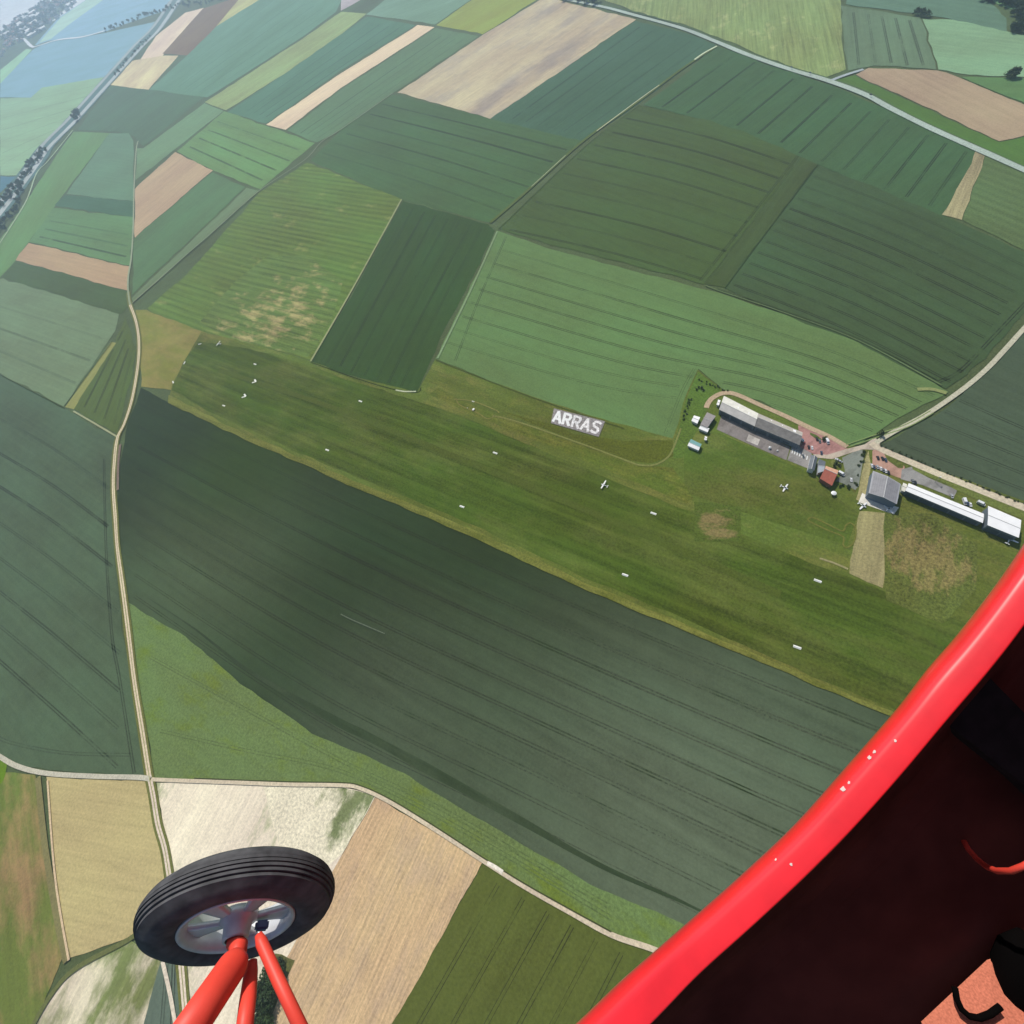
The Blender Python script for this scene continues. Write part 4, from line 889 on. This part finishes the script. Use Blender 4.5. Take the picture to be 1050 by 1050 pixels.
def tree_meshes(seed, leaves, leafsize):
    rnd = random.Random(seed)
    bm = bmesh.new(); clumps = []
    for i in range(9):
        a = rnd.uniform(0, 2*PI); r = rnd.uniform(.1, .75)**.8; z = rnd.uniform(.45, 1.05)
        clumps.append((Vector((r*math.cos(a)*.6, r*math.sin(a)*.6, z)), rnd.uniform(.22, .38)))
    for i in range(leaves):
        c, rr = rnd.choice(clumps)
        d = Vector((rnd.gauss(0, 1), rnd.gauss(0, 1), rnd.gauss(0, 1))).normalized()
        p = c+d*rr*rnd.uniform(.55, 1.05)
        nn = (d+Vector((rnd.gauss(0, .5), rnd.gauss(0, .5), rnd.gauss(0, .5)))).normalized(); a = nn.orthogonal().normalized(); b_ = nn.cross(a); s = leafsize*rnd.uniform(.6, 1.3)
        q = [p+a*s, p+b_*s*.8, p-a*s, p-b_*s*.8]
        bm.faces.new([bm.verts.new(v) for v in q])
    me = bpy.data.meshes.new('crown'); bm.to_mesh(me); bm.free()
    bm = bmesh.new(); add_tube(bm, [(0, 0, 0), (.02, 0, .35), (0, .02, .8)], [.05, .035, .015], 7)
    for i in range(4):
        c = clumps[i][0]; add_tube(bm, [(0, 0, .3+.08*i), tuple(c)], [.025, .008], 5)
    mt = bpy.data.meshes.new('trunk'); bm.to_mesh(mt); bm.free(); mt.materials.append(bark)
    return me, mt
TREES = [tree_meshes(11, 900, .07), tree_meshes(12, 900, .075), tree_meshes(13, 700, .08)]
for i, (c, _) in enumerate(TREES): c.materials.append(LEAF[i % 2])
BUSHES = [tree_meshes(31, 260, .13), tree_meshes(32, 260, .12)]
LEAF.append(leaf_mat('leaf_bush', (.062, .088, .034)))
for c, _ in BUSHES: c.materials.append(LEAF[2])
def tree(px, py, size, label, group, i=None, name='tree'):
    c, tr = random.choice(BUSHES) if name == 'bush' else TREES[random.randrange(3) if i is None else i]
    p = at(px, py)
    t = thing(name, label, name.replace('_', ' '), (p.x, p.y, .5), random.uniform(0, 6.28), group)
    s = size*random.uniform(.8, 1.2); t.scale = (s*random.uniform(.85, 1.15), s*random.uniform(.85, 1.15), s*random.uniform(.8, 1.1))
    for n_, me in (('crown', c), ('trunk', tr)):
        o = bpy.data.objects.new(n_, me); COL.objects.link(o); o.parent = t
def lerp_poly(pts, t):
    seg = [(Vector(a), Vector(b_)) for a, b_ in zip(pts, pts[1:])]; Ls = [(b_-a).length for a, b_ in seg]; d = t*sum(Ls)
    for (a, b_), L in zip(seg, Ls):
        if d <= L: return a.lerp(b_, d/L)
        d -= L
    return Vector(pts[-1])
random.seed(21)
# copse by the wheel
for (x, y) in ((272,1004),(278,996),(283,1008),(275,1014),(281,1018),(271,1024),(278,1030),(273,1038),(268,1046),(276,1044),(262,1052),(270,1056),(289,990),(293,996),(291,984)):
    tree(x, y, 7.0 if x < 286 else 4, 'dark green tree in the small copse below the wheel', 'trees of the copse by the ploughed field')
# motorway belts
belt = [(47,153),(38,165),(28,178),(18,190),(8,202),(0,212),(-6,220)]
for i in range(58):
    p = lerp_poly(belt, (i+.5)/58); tree(p.x+random.uniform(-3, 4), p.y+random.uniform(-3, 4), 7.5, 'dark tree in the dense belt beside the motorway', 'trees of the motorway belt')
belt = [(24,190),(20,205),(16,216),(8,228),(0,240),(-6,248)]
for i in range(34):
    p = lerp_poly(belt, (i+.5)/34); tree(p.x+random.uniform(-3, 3), p.y+random.uniform(-3, 3), 7.5, 'dark tree in the narrow belt below the pale motorway slip', 'trees of the lower motorway belt')
for (x, y) in ((79,118),(81,116),(78,122),(83,119),(80,124)):
    tree(x, y, 11, 'dark tree in the clump right beside the motorway', 'trees of the motorway clump')
for i in range(30):
    p = lerp_poly([(116,78),(126,66),(137,54),(147,44),(155,36)], (i+.5)/30); tree(p.x+random.uniform(-1, 3), p.y+random.uniform(-1, 2), 5, 'tree in the thin line along the far stretch of motorway', 'trees along the far motorway')
# hedged lane at top left
for i in range(70):
    p = lerp_poly([(108,32),(118,29),(128,25),(145,18),(160,13),(180,7),(205,4),(225,0),(240,-4)], (i+.5)/70); tree(p.x+random.uniform(-2, 2), p.y+random.uniform(-2, 2.5), random.choice((6, 7, 9)), 'hazy tree in the hedged lane at the top left', 'trees of the far hedged lane')
# top centre trees on the road
for (x, y) in ((577,1),(584,0),(592,2),(599,4),(606,0),(609,5),(590,-2),(600,-2),(612,2)):
    tree(x, y, 12, 'dark round tree by the road beyond the large fallow field', 'trees by the road at the top centre')
# wood at the top right
for i in range(60):
    x = random.uniform(1006, 1062); y = -2+(x-1006)*.22+random.uniform(-2, 4)
    if x > 1036: y = random.uniform(4, 36)
    tree(x, y, random.choice((6, 7, 9)), 'tree of the dark wood in the top right corner', 'trees of the top right wood')
for (x, y) in ((1032,80),(1035,79),(1038,80),(1036,81.5)):
    tree(x, y, 7, 'dark bush in the clump on the fallow field edge at far right', 'bushes at the right fallow field', name='bush')
for (x, y) in ((938,15.5),(941,15.5),(944,17),(948,17.5),(950,18)):
    tree(x, y, 6, 'dark bush at the corner of the striped field at the top right', 'bushes at the striped field corner', name='bush')
# scrub round the airfield
for i in range(26):
    p = lerp_poly([(700,432),(704,420),(710,405),(716,393),(717,390)], (i+.5)/26) if i < 14 else lerp_poly([(717,390),(728,395),(740,400),(746,403)], (i-13.5)/12)
    tree(p.x+random.uniform(-1.5, 1.5), p.y+random.uniform(-1, 1), 1.5, 'low scrub bush in the hedge round the airfield corner', 'scrub of the airfield corner hedge', name='bush')
for (x, y) in ((716,398),(719,399),(721,401),(714,400)):
    tree(x, y, 2.2, 'rough brown-green bush in the angle of the airfield hedge', 'bushes in the hedge angle', name='bush')
for i in range(30):
    p = lerp_poly([(902,458),(925,467),(950,477),(985,492),(1020,506),(1052,519)], (i+random.random())/30)
    tree(p.x, p.y+random.uniform(-.8, .8), 1.4, 'low bush along the dark field edge by the tan road', 'bushes along the tan road', name='bush')
for i in range(22):
    x, y = random.choice(((884, 466), (883, 472), (881, 480), (879, 488), (877, 496), (870, 501), (864, 498), (862, 502)))
    tree(x+random.uniform(-1.5, 1.5), y+random.uniform(-3, 3), 1.6, 'shrub round the edge of the asphalt yard', 'shrubs round the asphalt yard', name='bush')
for (x, y) in ((844,452),(845,450.5),(857,476),(855,479),(860,478)):
    tree(x, y, 2.6, 'garden bush between car park and buildings', 'garden bushes by the car park', name='bush')
tree(902, 446.5, 3.4, 'lone dark bush on the corner of the dark field at the junction', None, name='bush')

# ------------------------------------------------------------------ the far village
hw = principled('village_wall', (.55, .5, .45), .8); hr = [principled('village_roof_red', (.28, .12, .09), .8), principled('village_roof_slate', (.12, .13, .16), .7), principled('village_roof_pale', (.7, .7, .68), .6)]
def house_mesh(L, W, hh, rise, roof):
    bm = bmesh.new(); add_box(bm, -L, L, -W, W, 0, hh); me = bpy.data.meshes.new('wall'); 
    for s in (-1, 1):
        bm.faces.new([bm.verts.new((s*L, y, z)) for y, z in ((-W, hh), (W, hh), (0, hh+rise))])
    bm.to_mesh(me); bm.free(); me.materials.append(hw)
    bm = bmesh.new(); e = .5
    for s in (-1, 1): slab(bm, [Vector((-L-e, s*(W+e), hh-.3)), Vector((L+e, s*(W+e), hh-.3)), Vector((L+e, 0, hh+rise)), Vector((-L-e, 0, hh+rise))], .25)
    m2 = bpy.data.meshes.new('roof'); bm.to_mesh(m2); bm.free(); m2.materials.append(roof); return me, m2
HM = [house_mesh(11, 6, 6, 4, hr[0]), house_mesh(12, 6.5, 7, 4.5, hr[1]), house_mesh(9, 6, 5.5, 4, hr[0]), house_mesh(24, 12, 8, 4, hr[2])]
vpoly = [(-4,64),(0,58),(8,48),(0,36),(10,26),(24,15),(42,5),(52,-4),(86,-4),(62,20),(50,26),(40,36),(28,40),(14,48)]
random.seed(5); cnt = 0; tries = 0
while cnt < 150 and tries < 5000:
    tries += 1; x, y = random.uniform(-4, 86), random.uniform(-4, 62)
    if not inside((x, y), vpoly): continue
    k = random.choice((0, 0, 1, 1, 2, 2, 3)); p = at(x, y); cnt += 1
    lab = ('pale roofed barn' if k == 3 else 'slate roofed house' if k == 1 else 'red roofed house')+' of the hazy village in the top left corner'
    t = thing('barn' if k == 3 else 'house', lab, 'barn' if k == 3 else 'house', (p.x, p.y, .5), random.choice((.3, 1.87, .8))+random.uniform(-.15, .15), ('barns', 'houses')[k != 3]+' of the far village'+(' with slate roofs' if k == 1 else ''))
    for nme, me in zip(('wall', 'roof'), HM[k]):
        o = bpy.data.objects.new(nme, me); COL.objects.link(o); o.parent = t
cnt = 0; bm = bmesh.new()
while cnt < 170:
    x, y = random.uniform(-6, 90), random.uniform(-4, 62)
    if not inside((x, y), vpoly): continue
    cnt += 1; p = at(x, y); k = random.choice((12, 16, 20))
    for j in range(60):
        d = Vector((random.gauss(0, 1), random.gauss(0, 1), abs(random.gauss(0, 1)))).normalized()*random.uniform(.4, 1)
        q = Vector((p.x+d.x*k*.6, p.y+d.y*k*.6, .5+k*.2+d.z*k*.7)); nn = Vector((random.gauss(0, 1), random.gauss(0, 1), random.gauss(0, 1))).normalized(); u_ = nn.orthogonal().normalized()*k*.16; v_ = nn.cross(u_)
        bm.faces.new([bm.verts.new(w_) for w_ in (q+u_, q+v_, q-u_, q-v_)])
stuff(from_bm('distant_trees', bm, LEAF[0]))
random.seed(6)

# ------------------------------------------------------------------ the red aircraft we sit in
red = mottled('red_gloss_paint', (.80, .018, .026), .32, amt=.10, scale=22, spec=.5, coat=.7)
redleg = mottled('red_gear_paint', (.78, .065, .04), .5, amt=.06, scale=25, spec=.4)
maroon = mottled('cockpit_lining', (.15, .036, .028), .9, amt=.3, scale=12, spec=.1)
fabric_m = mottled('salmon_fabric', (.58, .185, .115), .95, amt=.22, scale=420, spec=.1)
shadow_m = mottled('shadow_black', (.0025, .002, .002), .95, amt=.2, scale=30, spec=.05)  # black for the modelled shadow shapes
plane = thing('red_aircraft', 'red aircraft seen from its open cockpit, with one main wheel below', 'aircraft', EYE+c2w((.4, .5, .8)))
PO = plane.location.copy()
def pc(p): return p-PO
# gloss lip of the cockpit side
outer = [(1125,440),(1050,557),(1017,605),(982,650),(950,687),(920,726),(872,781),(815,845),(760,897),(715,937),(675,972),(635,1007),(590,1050),(520,1112),(430,1190)]
inner = [(1130,530),(1050,642),(1012,691),(970,740),(925,794),(875,850),(820,905),(765,956),(716,1000),(670,1048),(600,1116),(520,1190),(440,1262)]
OS = smooth_line(outer, 5); IN = smooth_line(inner, 12)
IS = [min(IN, key=lambda q: (q-p).length) for p in OS]
for _ in range(3): IS = [IS[0]]+[(IS[i-1]+IS[i]*2+IS[i+1])/4 for i in range(1, len(IS)-1)]+[IS[-1]]
zlip = .485
HT = [(0, 1.02), (.008, .93), (.02, .83), (.05, .72), (.1, .61), (.15, .53), (.2, .463), (.25, .408), (.3, .362), (.34, .330), (.38, .302), (.45, .262), (.6, .185), (.8, .088), (.95, .018), (.98, .006), (.992, .010), (1, .03)]
def hx(x):
    for (x0, h0), (x1, h1) in zip(HT, HT[1:]):
        if x <= x1: return h0+(h1-h0)*(x-x0)/(x1-x0)
def lip(i, x):
    q = OS[i].lerp(IS[i], x); wd = (IS[i]-OS[i]).length/FPX*zlip
    z = zlip+wd*hx(x)
    return Vector(((q.x-525)/FPX*z, (q.y-525)/FPX*z, z))
bm = bmesh.new(); rings = []
for i in range(len(OS)):
    po = lip(i, 0); pi_ = lip(i, 1); n_ = Vector((.71, .71, 0)); prof = []
    for dz, k in ((.5, .2), (.25, .09), (.08, .022), (.02, .003)): prof.append(po*((po.z+dz)/po.z)+n_*k)
    for x, _ in HT: prof.append(lip(i, x))
    prof.append(pi_*((pi_.z+.012)/pi_.z)-n_*.002)
    rings.append([bm.verts.new(pc(cw(p))) for p in prof])
for r0, r1 in zip(rings, rings[1:]):
    for i in range(len(r0)-1): bm.faces.new((r0[i], r0[i+1], r1[i+1], r1[i]))
bmesh.ops.recalc_face_normals(bm, faces=bm.faces)
side = from_bm('cockpit_side', bm, red, plane, True)
# sun glints along the lip, painted as small pale discs
glint_m = principled('glint_white', (.66, .52, .48), .5)
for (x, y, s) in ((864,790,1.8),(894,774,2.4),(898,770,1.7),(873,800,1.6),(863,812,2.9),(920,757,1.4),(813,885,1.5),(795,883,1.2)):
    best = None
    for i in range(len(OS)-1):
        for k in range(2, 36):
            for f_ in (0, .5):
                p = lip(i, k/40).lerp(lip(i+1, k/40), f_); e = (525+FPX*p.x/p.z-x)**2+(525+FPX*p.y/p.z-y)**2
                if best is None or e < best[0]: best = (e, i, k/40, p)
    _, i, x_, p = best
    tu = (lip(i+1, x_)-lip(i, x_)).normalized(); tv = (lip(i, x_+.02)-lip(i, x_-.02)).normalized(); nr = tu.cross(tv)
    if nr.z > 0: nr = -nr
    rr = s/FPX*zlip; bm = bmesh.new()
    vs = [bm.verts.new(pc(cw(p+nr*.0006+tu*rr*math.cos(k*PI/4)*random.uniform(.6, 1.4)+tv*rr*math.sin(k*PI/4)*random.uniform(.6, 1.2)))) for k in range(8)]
    bm.faces.new(vs); from_bm('painted_glint', bm, glint_m, side)
# inner skin and floor
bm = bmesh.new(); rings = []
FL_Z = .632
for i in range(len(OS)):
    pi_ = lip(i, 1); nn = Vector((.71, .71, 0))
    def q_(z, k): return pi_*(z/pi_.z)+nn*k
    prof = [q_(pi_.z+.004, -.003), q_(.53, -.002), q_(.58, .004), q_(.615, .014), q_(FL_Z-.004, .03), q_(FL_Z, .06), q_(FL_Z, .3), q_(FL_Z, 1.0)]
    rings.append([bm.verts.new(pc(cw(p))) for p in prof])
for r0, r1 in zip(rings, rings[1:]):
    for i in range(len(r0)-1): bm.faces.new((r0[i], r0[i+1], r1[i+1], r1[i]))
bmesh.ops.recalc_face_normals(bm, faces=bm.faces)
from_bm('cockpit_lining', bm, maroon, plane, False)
# salmon seat fabric, its outline cut to the shape of the sunlit patch
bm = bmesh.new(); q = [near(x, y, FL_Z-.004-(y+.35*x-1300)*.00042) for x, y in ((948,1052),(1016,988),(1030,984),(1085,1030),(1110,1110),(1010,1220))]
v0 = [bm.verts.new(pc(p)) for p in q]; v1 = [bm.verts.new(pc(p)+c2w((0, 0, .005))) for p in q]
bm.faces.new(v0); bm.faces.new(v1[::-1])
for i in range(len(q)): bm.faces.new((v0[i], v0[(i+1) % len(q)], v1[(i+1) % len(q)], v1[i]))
from_bm('sunlit_seat_patch', bm, fabric_m, plane)
# unseen shell added behind and right of the camera to keep skylight out
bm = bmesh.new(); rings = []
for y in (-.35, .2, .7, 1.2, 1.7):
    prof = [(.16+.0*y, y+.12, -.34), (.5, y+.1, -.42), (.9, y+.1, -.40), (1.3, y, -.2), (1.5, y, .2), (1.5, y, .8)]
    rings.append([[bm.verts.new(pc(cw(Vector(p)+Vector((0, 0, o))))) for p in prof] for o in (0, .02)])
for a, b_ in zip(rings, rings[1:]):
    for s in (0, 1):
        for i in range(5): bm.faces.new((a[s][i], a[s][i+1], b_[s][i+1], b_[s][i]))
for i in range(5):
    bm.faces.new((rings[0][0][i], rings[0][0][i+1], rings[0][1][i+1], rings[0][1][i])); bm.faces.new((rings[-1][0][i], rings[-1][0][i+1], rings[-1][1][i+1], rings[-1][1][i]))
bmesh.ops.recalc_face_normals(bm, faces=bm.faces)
from_bm('sky_blocker', bm, maroon, plane, True)
# dark equipment strap, red cable, and black bodies standing in for shadows
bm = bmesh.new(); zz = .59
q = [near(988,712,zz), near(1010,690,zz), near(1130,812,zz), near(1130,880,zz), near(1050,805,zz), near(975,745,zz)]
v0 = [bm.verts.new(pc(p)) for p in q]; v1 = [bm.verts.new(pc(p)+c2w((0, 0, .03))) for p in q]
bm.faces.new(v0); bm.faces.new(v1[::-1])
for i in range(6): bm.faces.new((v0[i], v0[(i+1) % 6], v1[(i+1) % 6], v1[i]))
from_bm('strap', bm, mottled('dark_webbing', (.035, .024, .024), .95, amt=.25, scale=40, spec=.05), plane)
bm = bmesh.new(); add_tube(bm, [pc(near(x, y, z)) for x, y, z in ((988,862,.628),(993,871,.62),(1002,881,.605),(1012,889,.585),(1022,893,.562),(1037,893,.545),(1050,888,.535),(1075,874,.53))], .0034, 10)
from_bm('red_cable', bm, redleg, plane, True)
bm = bmesh.new(); add_tube(bm, [pc(near(x, y, FL_Z-.014-(y+.35*x-1300)*.00042)) for x, y in ((979,1012),(981,1024),(986,1035),(994,1042),(1004,1044),(1015,1040),(1026,1032))], .0036, 10)
from_bm('shadow_loop', bm, shadow_m, plane, True)  # black loop modelled in place of a cast shadow
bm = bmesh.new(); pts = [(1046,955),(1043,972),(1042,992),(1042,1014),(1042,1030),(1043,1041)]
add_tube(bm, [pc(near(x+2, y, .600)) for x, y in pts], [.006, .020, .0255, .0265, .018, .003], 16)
from_bm('shadow_pad', bm, shadow_m, plane, True)  # rounded black body put where a shadow shape falls

# wheel: fitted circle in space
wc = Vector((-.667, 1.005, 1.139)); wn = Vector((.262, .4955, -.828)).normalized()
wa = wn.cross(Vector((0, 0, 1))).normalized(); wb = wn.cross(wa)
def wp(r, th, off): return pc(cw(wc+wn*off+(wa*math.cos(th)+wb*math.sin(th))*r))
def revolve(bm, prof, seg=96, close=False):
    rings = [[bm.verts.new(wp(r, 2*PI*k/seg, o)) for k in range(seg)] for r, o in prof]
    for a, b_ in zip(rings, rings[1:]):
        for k in range(seg): bm.faces.new((a[k], a[(k+1) % seg], b_[(k+1) % seg], b_[k]))
    if close:
        for k in range(seg): bm.faces.new((rings[-1][k], rings[-1][(k+1) % seg], rings[0][(k+1) % seg], rings[0][k]))
wheel = bpy.data.objects.new('wheel', None); COL.objects.link(wheel); wheel.parent = plane
# tyre profile: inner sidewall -> ribbed tread -> outer sidewall
prof = [(.126, -.002), (.134, .006), (.150, .011), (.166, .011), (.180, .008), (.191, .003), (.200, -.003)]
for gi in range(7):
    o = -.006-gi*.0083
    rr = .2195-.0016*abs(gi-3.3)**1.7
    prof += [(rr, o), (rr+.0003, o-.0060), (rr-.0032, o-.0063), (rr-.0032, o-.0081)]
prof += [(.205, -.066), (.197, -.073), (.184, -.079), (.168, -.082), (.150, -.081), (.134, -.077), (.126, -.072)]
bm = bmesh.new(); revolve(bm, prof, 160)
bmesh.ops.recalc_face_normals(bm, faces=bm.faces)
tyre_m = mottled('tyre_rubber', (.075, .076, .08), .8, amt=.4, scale=28, spec=.3)
me_t = from_bm('tyre', bm, tyre_m, wheel, True); me_t.data.set_sharp_from_angle(angle=R(38))
rimm = mottled('grey_wheel_metal', (.60, .61, .63), .45, .35, amt=.12, scale=30)
bm = bmesh.new(); revolve(bm, [(.127, -.002), (.128, .004), (.124, .006), (.118, .003), (.114, -.004), (.111, -.018), (.112, -.030), (.118, -.055), (.1265, -.073)], 96)
bmesh.ops.recalc_face_normals(bm, faces=bm.faces); from_bm('rim', bm, rimm, wheel, True)
# four-spoke disc with openings and hub
bm = bmesh.new()
def disc_pt(r, th, o): return bm.verts.new(wp(r, th, o))
for s in range(5):
    t0 = s*2*PI/5+R(20); hw_ = .27
    n_r = 6
    f0 = []
    for j in range(n_r+1):
        u = j/n_r; r = .034+(.112-.034)*u; half = hw_*(1.0-.15*u) if u < .75 else hw_*(.88+.5*(u-.75))
        half = max(half, .22)
        row = [disc_pt(r, t0+half*k, -.008-.008*u) for k in (-1, -.5, 0, .5, 1)]+[disc_pt(r, t0+half*k, -.020-.008*u) for k in (1, .5, 0, -.5, -1)]
        f0.append(row)
    for a, b_ in zip(f0, f0[1:]):
        for i in range(10): bm.faces.new((a[i], a[(i+1) % 10], b_[(i+1) % 10], b_[i]))
bmesh.ops.recalc_face_normals(bm, faces=bm.faces)
from_bm('spokes', bm, rimm, wheel, True)
bm = bmesh.new(); revolve(bm, [(.022, .030), (.027, .030), (.0285, .026), (.031, .0), (.042, -.008), (.041, -.028), (.01, -.028)], 48); bmesh.ops.recalc_face_normals(bm, faces=bm.faces)
from_bm('hub', bm, rimm, wheel, True)
# gear leg, axle stub, braces, brake
hubp = wc+wn*.035
def camv(px, py, z): return Vector(((px-525)/FPX*z, (py-525)/FPX*z, z))
bm = bmesh.new(); add_tube(bm, [pc(cw(p)) for p in (wc-wn*.03, wc+wn*.036, camv(245,970,1.08), camv(241,990,1.055))], [.015, .0175, .0185, .021], 20); from_bm('axle', bm, redleg, plane, True)
A = camv(243,984,1.055); B = camv(179,1078,.86)
bm = bmesh.new(); add_tube(bm, [pc(cw(A+(A-B)*.03)), pc(cw(A)), pc(cw(A.lerp(B, .06))), pc(cw(A.lerp(B, .12))), pc(cw(A.lerp(B, .5))), pc(cw(B))], [.018, .026, .031, .0325, .0325, .0325], 28); from_bm('gear_leg', bm, redleg, plane, True)
bm = bmesh.new(); add_tube(bm, [pc(cw(camv(x, y, z))) for x, y, z in ((259,985,1.10),(257,998,1.08),(254,1025,1.0),(248,1078,.92))], [.010, .015, .0165, .0165], 18); from_bm('brace', bm, redleg, plane, True)
bm = bmesh.new(); add_tube(bm, [pc(cw(camv(x, y, z))) for x, y, z in ((265,958,1.08),(268,966,1.07),(285,1004,1.02),(320,1078,.92))], [.008, .0125, .0128, .0128], 18); from_bm('brace', bm, redleg, plane, True)
brk = principled('brake_caliper', (.10, .13, .24), .4, .5)
bm = bmesh.new()
ca, cb_, cc = c2w(wa), c2w(wb), c2w(wn)
for (r0, r1, t0, t1, o0, o1) in ((.040, .070, R(-62), R(-40), -.004, .016),):
    v = []
    for o in (o0, o1):
        for rr_, th in ((r0, t0), (r1, t0+.06), (r1, t1-.06), (r0, t1)): v.append(bm.verts.new(wp(rr_, th, o)))
    for q in ((0, 1, 2, 3), (7, 6, 5, 4), (0, 4, 5, 1), (1, 5, 6, 2), (2, 6, 7, 3), (3, 7, 4, 0)): bm.faces.new([v[k] for k in q])
bmesh.ops.recalc_face_normals(bm, faces=bm.faces)
bmesh.ops.bevel(bm, geom=list(bm.edges), offset=.004, segments=2, affect='EDGES')
from_bm('brake_caliper', bm, brk, wheel, False)

# ------------------------------------------------------------------ haze: the air between camera and land
hm = bpy.data.materials.new('haze_air'); hm.use_nodes = True; nn = hm.node_tree.nodes; ll = hm.node_tree.links
nn.remove(nn['Principled BSDF']); pv = nn.new('ShaderNodeVolumePrincipled'); pv.inputs['Color'].default_value = (.62, .80, 1.0, 1); pv.inputs['Density'].default_value = HAZE; pv.inputs['Anisotropy'].default_value = GANI
ll.new(pv.outputs[0], nn['Material Output'].inputs['Volume'])
bm = bmesh.new(); add_box(bm, -BIG-50, BIG+50, -BIG-50, BIG+50, -1, H+4); stuff(from_bm('haze', bm, hm))
